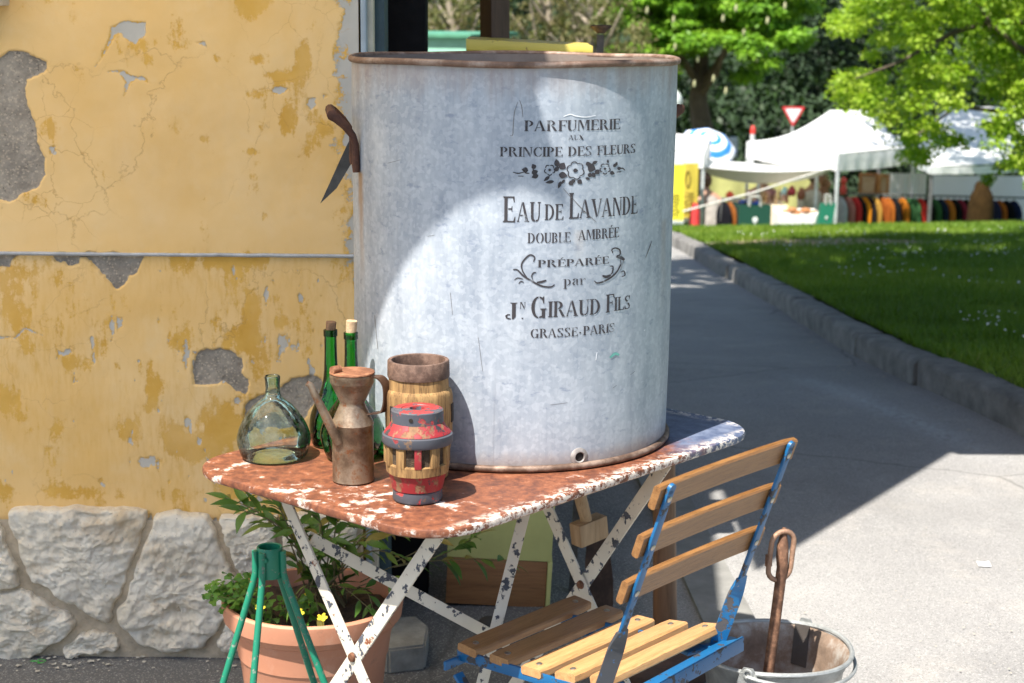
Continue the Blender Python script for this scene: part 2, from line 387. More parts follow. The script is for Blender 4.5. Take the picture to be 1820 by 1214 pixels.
Xg, Zg = np.meshgrid(np.linspace(X0, X1, nx+1), Zs, indexing='ij'); px, py = w2px(Xg, Zg)
wx = px+7*(fbm(px*.05, py*.05, 5, 4)-.5)*2; wy = py+7*(fbm(px*.05, py*.05, 12, 4)-.5)*2
deep = np.max([sdf(wx, wy, p) for p in deepP], 0); shal = np.max([sdf(px+3*(fbm(px*.15, py*.15, 6, 3)-.5), py+3*(fbm(px*.15, py*.15, 7, 3)-.5), p) for p in shalP], 0)
edge = (px-606)/16+4*(fbm(px*.03, py*.03, 15, 5)-.5)-np.clip((py-250)/300, 0, 1)*2.2-(px > 640)*0
gl = (fbm(px*.06, py*.028, 18, 6)-.722)*45+np.exp(-((px-560)/80)**2-((py-760)/110)**2)*6+np.exp(-((px-420)/60)**2-((py-870)/40)**2)*6-np.clip((300-px)/100, 0, 3)*2
shal = np.maximum(shal, np.maximum(np.clip(edge*4, -30, 30), np.where(py > 470, gl, -20)))
och = (fbm(px*.022, py*.013, 25, 6, .6)-.5)*1.5-.36+np.where(py > 452, .19, 0)
for cx_, cy_, rx, ry, k in ochB: och += 1.0*k*np.exp(-(((px-cx_)/rx)**2+((py-cy_)/ry)**2)**1.0)
och = np.maximum(och, np.minimum((shal+1.2)/14, .6)); lower = (py > 452)
sm = lambda v, w: np.clip(v/w*.5+.5, 0, 1)
dep = -.0012*sm(shal, 2)-.010*sm(deep, 2.2)*(1-.35*fbm(px*.12, py*.12, 31, 4))-.0025*(fbm(px*.012, py*.012, 33, 4)-.5)*2
dep += np.where(py < 452, .006, 0)
idx = np.arange((nx+1)*(len(Zs))).reshape(nx+1, -1)
fc = np.stack([idx[:-1, :-1], idx[1:, :-1], idx[1:, 1:], idx[:-1, 1:]], -1).reshape(-1, 4)

g = G('peeling_plaster'); od, sd, dd = g.attr('ochre'), g.attr('shallow'), g.attr('deep')
fn = g.noise(55, 6, .7); st = g.noise(30, 6, .65, g.map((3.2, 1, .55)))
fn2 = g.noise(170, 5, .75)
k_o = g.step(g.math('ADD', od, g.math('ADD', g.math('MULTIPLY', g.math('SUBTRACT', g.mix(.5, fn, st), .5), 1.25), g.math('MULTIPLY', g.math('SUBTRACT', fn2, .5), .5))), .0, .16)
k_s = g.step(g.math('ADD', sd, g.math('MULTIPLY', g.math('SUBTRACT', g.noise(45, 7, .78), .5), 20)), 0, 1.2)
k_d = g.step(g.math('ADD', dd, g.math('MULTIPLY', g.math('SUBTRACT', g.noise(90, 4, .7), .5), 3)), 0, .5)
top = g.mix(g.step(g.noise(2.6, 7, .6), .32, .68), (.74, .455, .155), (.82, .565, .27))
top = g.mix(g.math('MULTIPLY', g.step(g.noise(7, 5, .7), .55, .8), .5), top, (.80, .60, .34))
ochc = g.mix(g.step(g.noise(9, 5), .3, .7), (.60, .33, .06), (.72, .43, .11))
gry = g.mix(g.noise(20, 5), (.40, .385, .355), (.55, .52, .47))
con = g.mix(g.step(g.noise(14, 7, .75), .3, .7), (.19, .165, .14), (.42, .37, .31))
cv = g.vor(260, out='Color'); con = g.mix(g.math('MULTIPLY', g.step(g.xyz(0, cv), .8, .95), .8), con, (.50, .42, .33)); con = g.mix(g.math('MULTIPLY', g.step(g.noise(130, 4, .7), .60, .70), .8), con, (.06, .05, .045))
zl_ = g.xyz(2); strk = g.math('MULTIPLY', g.math('MULTIPLY', g.step(g.mix(.4, st, g.noise(90, 6, .7, g.map((1, 1, .3)))), .47, .60), g.step(zl_, .985, .955)), g.math('MULTIPLY', g.step(g.noise(2.2, 5, .6, g.map(loc=(7, 0, 3))), .36, .6), .6))
c = g.mix(strk, top, ochc); c = g.mix(k_o, c, ochc); c = g.mix(k_s, c, gry)
tro = g.noise(5, 6, .65, g.map((1, 1, .6), (2, 9, 4))); c = g.mix(g.math('MULTIPLY', g.step(tro, .5, .75), .22), c, (.82, .66, .46))
cvec = g.mix(.16, g.co, g.noise(5, 7, .65, col=True))
cr = g.vor(4.2, 'DISTANCE_TO_EDGE', cvec); crm = g.math('MULTIPLY', g.step(cr, .0055, .0012), g.step(g.noise(2.2, 3), .46, .58))
cr2 = g.vor(11, 'DISTANCE_TO_EDGE', g.mix(.06, g.co, g.noise(13, 4, col=True))); crm2 = g.math('MULTIPLY', g.step(cr2, .010, .003), g.step(g.noise(2.9, 4, vec=g.map(loc=(4, 2, 7))), .50, .62))
c = g.mix(g.math('MULTIPLY', crm2, .5), c, (.45, .24, .07))
c = g.mix(g.math('MULTIPLY', crm, .38), c, (.42, .26, .10)); c = g.mix(k_d, c, con)
g.set(c, .92, 0, .2)
hh = g.math('SUBTRACT', g.math('SUBTRACT', 1, g.math('MULTIPLY', k_o, .25)), g.math('MULTIPLY', k_s, .4)); hh = g.math('SUBTRACT', hh, g.math('MULTIPLY', crm, .5))
hh = g.math('ADD', hh, g.math('MULTIPLY', g.math('MULTIPLY', g.noise(110, 5, .75), k_d), 1.6)); hh = g.math('ADD', hh, g.math('MULTIPLY', g.noise(120, 4), .12))
g.bump(hh, .55, .003); PLASTER = g.m
npmesh('plaster_wall', np.stack([Xg, WY-dep, Zg], -1).reshape(-1, 3), fc, PLASTER, dict(ochre=och.ravel(), shallow=shal.ravel(), deep=deep.ravel()), house, smooth=True)
# the rest of the house: simple plastered bulk round the detailed piece
PLAIN_PL = plain('plaster_upper', (.66, .42, .15), .92, var=.12, scale=3)
b = MB(); b.box((-5.71, WY+1.4, 3.35), (8.58, 2.8, 6.7)); b.build('wall', PLAIN_PL, house)
b = MB(); b.box(((X0+XC)/2, WY+1.42, 1.165), (XC-X0-.004, 2.76, 2.33)); b.box(((X0+XC)/2, WY+1.4, 4.51), (XC-X0, 2.8, 4.36)); b.build('wall', PLAIN_PL, house)
b = MB(); b.box(((-10+XC)/2, WY+1.35, 6.8), (9.9, 3.3, .2), bev=.03); b.build('roof', plain('roof_tiles', (.25, .1, .06)), house)
# thin drip ledge between the two plaster fields
LEDGE = plain('ledge_cement', (.40, .42, .45), .85, var=.25, scale=25)
b = MB(); p0, p1 = PY(-60, 449, WY), PY(640, 456, WY); z_ = (p0.z+p1.z)/2
b.grid(lambda u, v: V((X0+.01+(XC-X0-.012)*u, WY-.0105*math.sin(math.pi*min(1, v*1.0))**.5*(1+.25*(float(fbm(u*40, 3, 4, 3))-.5))-.0, z_-.0045+.011*v+.0015*(float(fbm(u*30, 1, 2, 3))-.5))), 120, 6); b.build('drip_ledge', LEDGE, house)
# window sill at the upper corner
b = MB(); a = PY(0, 0, WY); b.box((a.x-.30, WY-.03, a.z+.035), (.645, .12, .095), bev=.006); b.build('window_sill', plain('pale_stone', (.6, .55, .48)), house)
# base stones: mortar bed + individual stones
MORT = plain('mortar', (.48, .39, .28), .95, var=.25, scale=30, bump=.8)
b = MB(); b.grid(lambda u, v: V((X0+(XC-X0)*u, WY-.012-.012*float(fbm(u*30, v*14, 41, 4)), -.05+(ZB+.05+.008)*v)), 150, 50); b.build('mortar_bed', MORT, house)
g = G('rough_limestone'); n1 = g.noise(9, 8, .68); n2 = g.noise(38, 7, .72)
c = g.mix(g.step(n1, .38, .62), (.87, .765, .60), (.97, .90, .77)); c = g.mix(g.math('MULTIPLY', g.step(g.noise(6, 8, .72, g.map(loc=(3, 1, 2))), .54, .66), .6), c, (.66, .47, .26)); c = g.mix(g.math('MULTIPLY', g.step(g.noise(3.5, 6, .7, g.map(loc=(8, 4, 1))), .55, .68), .35), c, (.66, .62, .56))
c = g.mix(g.math('MULTIPLY', g.step(n2, .56, .68), .4), c, (.56, .49, .39)); c = g.mix(g.math('MULTIPLY', g.step(g.noise(150, 4, .7), .62, .70), .7), c, (.25, .21, .17)); g.set(c, .9, 0, .25); g.bump(g.mix(.5, n2, g.noise(70, 6, .8)), .9, .02); STONE = g.m
SS = .3081; stp = lambda l: [(x*SS, 840+y*SS) for x, y in l]
stones = [stp(l) for l in (
 [(-200, 240), (-20, 250), (15, 270), (50, 370), (75, 430), (105, 480), (115, 640), (0, 650), (-200, 655)],
 [(50, 200), (180, 190), (240, 185), (520, 190), (770, 195), (858, 212), (840, 300), (800, 440), (770, 530), (745, 560), (740, 620), (690, 720), (640, 855), (560, 830), (500, 790), (380, 720), (290, 640), (210, 620), (160, 560), (125, 420), (95, 340), (52, 255)],
 [(905, 225), (1050, 220), (1205, 232), (1240, 300), (1290, 430), (1340, 520), (1370, 590), (1360, 650), (1330, 800), (1290, 860), (1230, 930), (1190, 985), (1080, 1012), (980, 1018), (860, 990), (800, 960), (740, 890), (680, 830), (690, 770), (740, 700), (770, 620), (800, 520), (830, 400), (870, 330)],
 [(-200, 680), (0, 668), (180, 658), (260, 700), (320, 750), (400, 780), (462, 840), (430, 900), (370, 940), (300, 975), (250, 1010), (150, 1055), (0, 1060), (-200, 1050)],
 [(470, 905), (530, 885), (640, 888), (700, 930), (722, 975), (640, 1005), (540, 1025), (390, 1035), (385, 985)],
 [(1268, 232), (1493, 232), (1610, 238), (1600, 420), (1590, 600), (1400, 585), (1375, 520), (1335, 400), (1295, 330)],
 [(1310, 860), (1400, 800), (1500, 840), (1530, 900), (1500, 1010), (1300, 1015), (1250, 960)],
 [(1640, 236), (1850, 232), (2065, 238), (2065, 600), (1900, 640), (1640, 600)], [(1430, 640), (1600, 640), (1850, 680), (1800, 900), (1560, 880), (1440, 780)], [(1900, 690), (2065, 650), (2068, 1020), (1870, 1030), (1850, 850)], [(1560, 930), (1830, 940), (1850, 1030), (1550, 1030)])]
for poly in stones:
    pts = [PY(x, y, WY) for x, y in poly]; P2 = np.array([(p.x, p.z) for p in pts]); c0 = P2.mean(0)
    seg = np.linalg.norm(np.roll(P2, -1, 0)-P2, axis=1); cum = np.concatenate([[0], np.cumsum(seg)]); N = 210
    t = np.linspace(0, cum[-1], N, endpoint=False); Q = np.stack([np.interp(t, cum, np.append(P2[:, i], P2[0, i])) for i in (0, 1)], -1)
    jit = np.stack([fbm(Q[:, 0]*45, Q[:, 1]*45, 51, 4)-.5, fbm(Q[:, 0]*45, Q[:, 1]*45, 57, 4)-.5], -1)*.018; Q = Q+jit
    for _ in range(1): Q = (np.roll(Q, 1, 0)+2*Q+np.roll(Q, -1, 0))/4
    b = MB(); rings = []; off = random.uniform(0, .008)
    for f, hgt in [(1.0, -.012), (.996, .008), (.985, .017), (.97, .021), (.95, .0235), (.92, .025), (.88, .026), (.84, .027), (.80, .0275)]+[(q, .028) for q in np.linspace(.77, .02, 32)]:
        R2 = c0+(Q-c0)*f; k = min(1, (1-f)*12)
        rid = 1-2*np.abs(fbm(R2[:, 0]*13+3, R2[:, 1]*17, 44, 5)-.5)
        rough = (fbm(R2[:, 0]*7, R2[:, 1]*7, 61, 2)-.5)*.024*k+(rid**2-.6)*.013*k+(fbm(R2[:, 0]*60, R2[:, 1]*75, 52, 4, .65)-.5)*.013*k+np.maximum(0, fbm(R2[:, 0]*20+7, R2[:, 1]*34, 58, 4)-.57)*-.07*k
        rings.append(b.ring([V((x, WY-.008-off-hgt-r, z)) for (x, z), r in zip(R2, rough)]))
    for p, q in zip(rings, rings[1:]): b.bridge(p, q)
    b.cap(rings[-1]); b.build('stone', STONE, house, angle=60)
# corner strips (door case on the side wall)
for (xa, xb, yy, cc, nm) in ((640, 651, 3.795, (.30, .36, .42), 'corner_trim'), (651, 664, 3.83, (.62, .55, .43), 'door_frame'), (664, 684, 3.87, (.035, .07, .09), 'door_frame')):
    p, q = PY(xa, 50, yy), PY(xb, 50, yy); b = MB(); b.box(((p.x+q.x)/2, yy+.055, 1.4), (q.x-p.x-.001, .11, 2.8), bev=.004); b.build(nm, plain(nm, cc, .5), house)

# unseen awning over the front, edge shaped to shade wall and tub
g = G('awning_cloth'); n = g.noise(6, 4); g.set(g.mix(n, (.80, .72, .56), (.86, .79, .64)), .9)
tr = g.n('BsdfTranslucent'); tr.inputs[0].default_value = (.93, .86, .72, 1); mx = g.n('MixShader'); mx.inputs[0].default_value = .78
g.nt.links.new(g.b.outputs[0], mx.inputs[1]); g.nt.links.new(tr.outputs[0], mx.inputs[2]); g.nt.links.new(mx.outputs[0], g.out.inputs[0])
awn = thing('awning', 'unseen cream cloth awning on the house front, shaped to shade wall and tub', 'awning', (-3, WY, 2.9))
AW_Y, AW_Z, AW_X = 2.19, 2.60, -.375
b = MB(); b.grid(lambda u, v: V((-6+(AW_X+6)*u+.03*v, AW_Y+(WY-.01-AW_Y)*v, AW_Z+.35*v-.03*math.sin(math.pi*v)+.006*math.sin(u*60))), 60, 12); b.build('cloth', g.m, awn, recalc=False)
b = MB(); b.grid(lambda u, v: V((-6+(AW_X+6)*u, AW_Y-.002*v, AW_Z+.005-.02*v)), 60, 2); b.build('valance', g.m, awn, recalc=False)
IRONW = plain('white_iron', (.6, .6, .58), .4)
b = MB(); b.tube([(-6, AW_Y+.02, AW_Z-.0), (AW_X, AW_Y+.02, AW_Z-.0)], .014); b.build('front_bar', IRONW, awn)
b = MB(); b.prism([(-.376, 2.258, AW_Z), (-.20, 2.335, AW_Z), (-.20, 2.43, AW_Z+.01), (-.376, 2.44, AW_Z+.01)], (0, 0, .03)); b.build('shade_board', IRONW, awn)  # unseen board added, edge cut to shade the tub's upper side
# unseen porch roof, shaped to shade the road (on the posts behind the tub)
porch = thing('porch_roof', 'unseen wooden porch roof beside the house, shaped to shade the road', 'roof', (1, 6, 3))
b = MB(); b.prism([(x, y, 3.0) for x, y in [(-.33, 3.02), (-.27, 3.11), (.53, 4.29), (3.4, 4.29), (3.4, 9.53), (-.33, 9.53)]], (0, 0, .08)); b.build('deck', plain('porch_boards', (.2, .13, .08)), porch)
b = MB(); b.box((1.98, 4.36, 2.937), (2.8, .08, .12), bev=.006); b.box((1.535, 9.4, 2.937), (3.73, .08, .12), bev=.006); b.build('beam', plain('porch_beam', (.12, .07, .045)), porch)
for k in range(2):
    b = MB(); b.box((3.34, 4.5+4.4*k, 1.3), (.09, .09, 3.35), bev=.006); b.build('post', plain('porch_beam', (.12, .07, .045)), porch)

# ================================================================== TABLE
TZ = .73
E1, E2 = V((.652, .758, 0)).normalized(), V((-.758, .652, 0)).normalized(); F0 = V((-.115, 2.46, 0)); TL, TW = .93, .62
g = G('rusted_table_paint')
uu = g.math('ADD', g.math('MULTIPLY', g.xyz(0), E1.x), g.math('MULTIPLY', g.xyz(1), E1.y)); vv = g.math('ADD', g.math('MULTIPLY', g.xyz(0), E2.x), g.math('MULTIPLY', g.xyz(1), E2.y))
n = g.noise(7, 9, .68); n2 = g.noise(30, 8, .7); n3 = g.noise(4, 6, .6, g.map(loc=(2, 5, 1)))
rust = g.ramp(g.mix(.5, n2, g.noise(80, 7, .72)), [(.30, (.04, .018, .012)), (.44, (.12, .042, .024)), (.56, (.235, .082, .038)), (.72, (.38, .19, .115))])
edgeV = g.step(vv, .10, .0); edgeU = g.step(uu, .26, .02); wb = g.math('MAXIMUM', g.math('MULTIPLY', edgeV, .085), g.math('MULTIPLY', edgeU, .085))
wn_ = g.math('ADD', g.mix(.6, n, n2), wb); wmask = g.math('MULTIPLY', g.step(wn_, .606, .655), g.step(g.noise(75, 5, .7), .30, .44))
wmask = g.math('MULTIPLY', wmask, g.step(uu, .62, .42))
white = g.mix(g.noise(12, 5), (.55, .45, .38), (.76, .68, .62))
blue = g.mix(g.step(n2, .35, .65), (.055, .075, .14), (.16, .19, .27)); bm_ = g.step(g.math('ADD', uu, g.math('MULTIPLY', g.math('SUBTRACT', n, .5), .35)), .66, .74)
c = g.mix(bm_, rust, blue); c = g.mix(wmask, c, white)
chip_e = g.math('MULTIPLY', g.step(g.math('MINIMUM', vv, g.math('SUBTRACT', TL, uu)), .035, .008), g.step(g.noise(45, 7, .7), .47, .52)); c = g.mix(g.math('MULTIPLY', chip_e, g.step(g.noise(110, 5, .7), .42, .5)), c, (.70, .62, .54))
g.set(c, g.mix(n2, .42, .72), 0, .4); g.bump(g.math('ADD', n2, g.math('MULTIPLY', wmask, .5)), .5, .0025); TABLETOP = g.m
WHITEIRON = chipped('chipped_cream_iron', (.72, .66, .55), (.05, .055, .07), thr=.572, scale=52, rthr=.645)
table = thing('folding_table', 'rust and white painted folding metal table carrying the large zinc tub', 'table', F0)
def tpt(u, v, z): return F0+E1*u+E2*v+V((0, 0, z))
def rrect(L, W, r, ins=0, n=9):
    out = []
    for (cu, cv, a0) in ((L-r, W-r, 0), (r, W-r, 90), (r, r, 180), (L-r, r, 270)):
        for k in range(n): a = R_(a0+90*k/(n-1)); out.append((cu+(r-ins)*math.cos(a), cv+(r-ins)*math.sin(a)))
    return out
b = MB(); rg = []
for ins, z in [(.3, 0)]: pass
levels = [(.004, TZ-.016), (.0, TZ-.013), (-.0015, TZ-.007), (.0, TZ-.002), (.003, TZ), (.010, TZ-.0005), (.02, TZ-.0012)]
for ins, z in levels: rg.append(b.ring([tpt(u, v, z+.0012*(float(fbm(u*7, v*7, 70, 3))-.5)) for u, v in rrect(TL, TW, .105, ins)]))
for p, q in zip(rg, rg[1:]): b.bridge(p, q)
b.cap(rg[-1])
u2 = b.ring([tpt(u, v, TZ-.012) for u, v in rrect(TL, TW, .105, .006)]); b.bridge(rg[0][::-1], u2[::-1]); b.cap(u2)
b.build('tabletop', TABLETOP, table, recalc=True)
def xleg(top, oth, zx, name='leg'):
    """two flat bars crossing; zx = height of the pivot"""
    top, oth = V(top), V(oth); mid = (top+oth)/2; k = zx/(.715-zx); d = (oth-top).normalized(); n = d.cross(V((0, 0, 1)))
    for a, s in ((top, 1), (oth, -1)):
        A = V((a.x, a.y, .714)) + n*.003*s; M_ = V((mid.x, mid.y, zx)) + n*.003*s; B = M_+(M_-A)*k
        bb = MB(); bb.bar(A, B, .027, .0045, d, .0012); bb.build(name, WHITEIRON, table)
    bb = MB(); bb.lathe([(0, -.011), (.007, -.010), (.009, -.005), (.009, .005), (.007, .010), (0, .011)], V((mid.x, mid.y, zx)), 12, rot=V((0, 0, 1)).rotation_difference(n)); bb.build('rivet', rusty('bolt_rust'), table)
xleg((-.42, 2.89, 0), (-.11, 2.566, 0), .43); xleg((.28, 2.96, 0), (0, 3.25, 0), .43)
b = MB(); b.bar(PY(553, 957, 2.835), PY(905, 1146, 3.0), .022, .004, (0, 0, 1), .001); b.build('brace', WHITEIRON, table)
b = MB(); b.bar(PY(943, 868, 2.95), PY(845, 1262, 2.86), .021, .004, (1, 0, 0), .001); b.build('brace', WHITEIRON, table)
for (x, y, Y) in ((818, 921, 2.60), (1236, 797, 3.05)):
    p = PY(x, y, Y); b = MB(); b.bar(p-E2*.02, p+E2*.10, .02, .018, (0, 0, 1), .003); b.build('bracket', WHITEIRON, table)
for v0 in (.09, .48):
    b = MB(); b.bar(tpt(.06, v0, TZ-.024), tpt(TL-.06, v0, TZ-.024), .018, .012, E2, .002); b.build('rail', WHITEIRON, table)

# ================================================================== TUB
TC = V((-.001, 3.124, TZ)); TR, TH = .2945, .70
g = G('galvanised_zinc'); n = g.mix(.5, g.noise(7, 9, .72), g.noise(38, 7, .7, g.map((1, 1, .35)))); st = g.noise(34, 7, .65, g.map((1, 1, .08))); sp = g.vor(150, out='Color'); spn = g.xyz(0, sp)
c = g.mix(g.step(n, .3, .68), (.24, .285, .355), (.50, .54, .585)); c = g.mix(g.math('MULTIPLY', g.step(st, .46, .72), .6), c, (.24, .275, .335))
c = g.mix(g.math('MULTIPLY', g.step(spn, .4, .9), .14), c, (.85, .88, .92)); zz = g.xyz(2); xx = g.xyz(0)
blot = g.step(g.noise(30, 5, .62, g.map((1, 1, 2.2), (3, 1, 2))), .60, .70); c = g.mix(g.math('MULTIPLY', blot, .55), c, (.17, .21, .30))
scr = g.step(g.noise(40, 3, .5, g.map((1, 1, .04), (1, 7, 2))), .70, .74); c = g.mix(g.math('MULTIPLY', scr, .35), c, (.2, .22, .26))
rt = g.math('MULTIPLY', g.step(g.math('ADD', zz, g.math('MULTIPLY', st, .12)), TH+.0, TH+.075), .7); c = g.mix(rt, c, (.34, .25, .20))
rb = g.math('MULTIPLY', g.step(g.math('ADD', zz, g.math('MULTIPLY', n, -.05)), .012, -.02), .7); c = g.mix(rb, c, (.25, .15, .09))
def runmark(x0, w, ztop, zlen):
    d = g.step(g.math('ABSOLUTE', g.math('SUBTRACT', xx, g.math('ADD', x0, g.math('MULTIPLY', g.math('SUBTRACT', g.noise(12, 3), .5), .012)))), w, w*.25)
    return g.math('MULTIPLY', g.math('MULTIPLY', d, g.step(zz, ztop+.004, ztop-.004)), g.step(zz, ztop-zlen, ztop))
c = g.mix(g.math('MULTIPLY', runmark(-.270, .007, .503, .22), .85), c, (.36, .21, .09))
c = g.mix(g.math('MULTIPLY', runmark(.272, .008, .42, .2), .35), c, (.33, .25, .18)); c = g.mix(g.math('MULTIPLY', runmark(.115, .012, .42, .06), .3), c, (.55, .45, .36))
rs_ = g.step(g.noise(33, 8, .75, g.map(loc=(9, 3, 4))), .69, .74); c = g.mix(g.math('MULTIPLY', rs_, .5), c, (.40, .27, .17))
g.set(c, g.mix(n, .42, .6), .22, .5); g.bump(g.math('ADD', g.math('MULTIPLY', n, .6), g.math('MULTIPLY', g.noise(60, 5, .7), .25)), .2, .004); ZINC = g.m
RIM = rusty('rim_rust', (.20, .125, .09), (.38, .30, .25), .65, .35, 18)
DARKRUST = rusty('handle_rust', (.085, .035, .022), (.14, .06, .035), .75, .2, 40)
tub = thing('zinc_tub', 'tall round galvanised tub stencilled with lavender water lettering, standing on the table', 'tub', TC)
lean = lambda z: V((.0045*(.35-z)*-1.0, 0, 0))
b = MB()
def tubp(r):
    def f(u, v):
        a = 2*math.pi*u; z = .004+(TH-.004)*v
        dent = .0016*math.sin(2*a+1.1)+.0011*math.sin(5*a+z*4)+.004*(float(fbm(u*9, z*5, 77, 3))-.5)
        return TC+lean(z)+V(((r+dent)*math.cos(a), (r+dent)*math.sin(a), z))
    return f
b.grid(tubp(TR), 128, 26, cu=True)
b.build('wall', ZINC, tub)
b = MB(); b.grid(tubp(TR-.004), 96, 12, cu=True); b.face([TC+V(((TR-.004)*math.cos(a), (TR-.004)*math.sin(a), .012)) for a in np.linspace(0, 2*math.pi, 64, endpoint=False)]); b.build('inner_wall', plain('zinc_inside', (.25, .2, .17), .7, .3), tub, recalc=True)
b = MB(); b.tube([TC+lean(TH)+V(((TR+.003)*math.cos(a), (TR+.003)*math.sin(a), TH+.0012*math.sin(5*a))) for a in np.linspace(0, 2*math.pi, 96, endpoint=False)], .0056, 10, closed=True); b.build('rolled_rim', RIM, tub)
b = MB(); b.tube([TC+V(((TR+.001)*math.cos(a), (TR+.001)*math.sin(a), .006)) for a in np.linspace(0, 2*math.pi, 96, endpoint=False)], .0062, 10, closed=True); b.build('bottom_rim', rusty('bottom_rust', (.16, .10, .07), (.36, .26, .2), .6, .4, 24), tub)
# drain hole low on the front
def onTub(px_, py_, lift=0):
    d = ray(px_, py_); o = V((0, 0, HC))-TC; A = d.x**2+d.y**2; B = 2*(o.x*d.x+o.y*d.y); C_ = o.x**2+o.y**2-TR**2
    t = (-B-math.sqrt(max(0, B*B-4*A*C_)))/(2*A); p = o+d*t; return math.atan2(p.y, p.x), p.z
def tubxyz(a, z, lift): 
    u = (a/(2*math.pi)) % 1; dent = .0016*math.sin(2*a+1.1)+.0011*math.sin(5*a+z*4)+.004*(float(fbm(u*9, z*5, 77, 3))-.5)
    return TC+lean(z)+V(((TR+dent+lift)*math.cos(a), (TR+dent+lift)*math.sin(a), z))
a, z = onTub(1031, 812); p = tubxyz(a, z, 0); nrm = V((math.cos(a), math.sin(a), 0)); rot = V((0, 0, 1)).rotation_difference(nrm)
b = MB(); b.lathe([(.0165, -.002), (.0165, .001), (.0125, .0035), (.0095, .004), (.0082, .0025), (.0080, -.004)], p, 28, rot); drain = b.build('drain_hole', plain('drain_zinc', (.33, .30, .28), .6, .3, .4, 60), tub)
b = MB(); b.lathe([(.0081, .0012), (0, .0012)], p, 24, rot); b.build('dark_disc', plain('hole_dark', (.012, .009, .008), .9), drain)  # flat near-black disc paints the darkness inside the drain
def tub_handle(mid_deg):
    a1, a2 = R_(-90+mid_deg-15), R_(-90+mid_deg+15); zs = [.502, .515, .53, .552, .566, .584, .598, .603]; lf = [.006, .007, .007, .008, .012, .026, .042, .050]
    left = [tubxyz(a1, z, l) for z, l in zip(zs, lf)]; right = [tubxyz(a2, z, l) for z, l in zip(zs, lf)]
    mb = MB(); mb.tube(left+right[::-1], [.0065, .0075, .007, .0065, .0065, .0075, .0085, .0095]+[.0095, .0085, .0075, .0065, .0065, .007, .0075, .0065], 10)
    h = mb.build('handle', DARKRUST, tub)
    for aa in (a1, a2):
        m2 = MB(); m2.lathe([(0, .007), (.005, .006), (.006, .0)], tubxyz(aa, .512, .006), 10, V((0, 0, 1)).rotation_difference(V((math.cos(aa), math.sin(aa), 0)))); m2.build('rivet', DARKRUST, h)
tub_handle(-82); tub_handle(127)

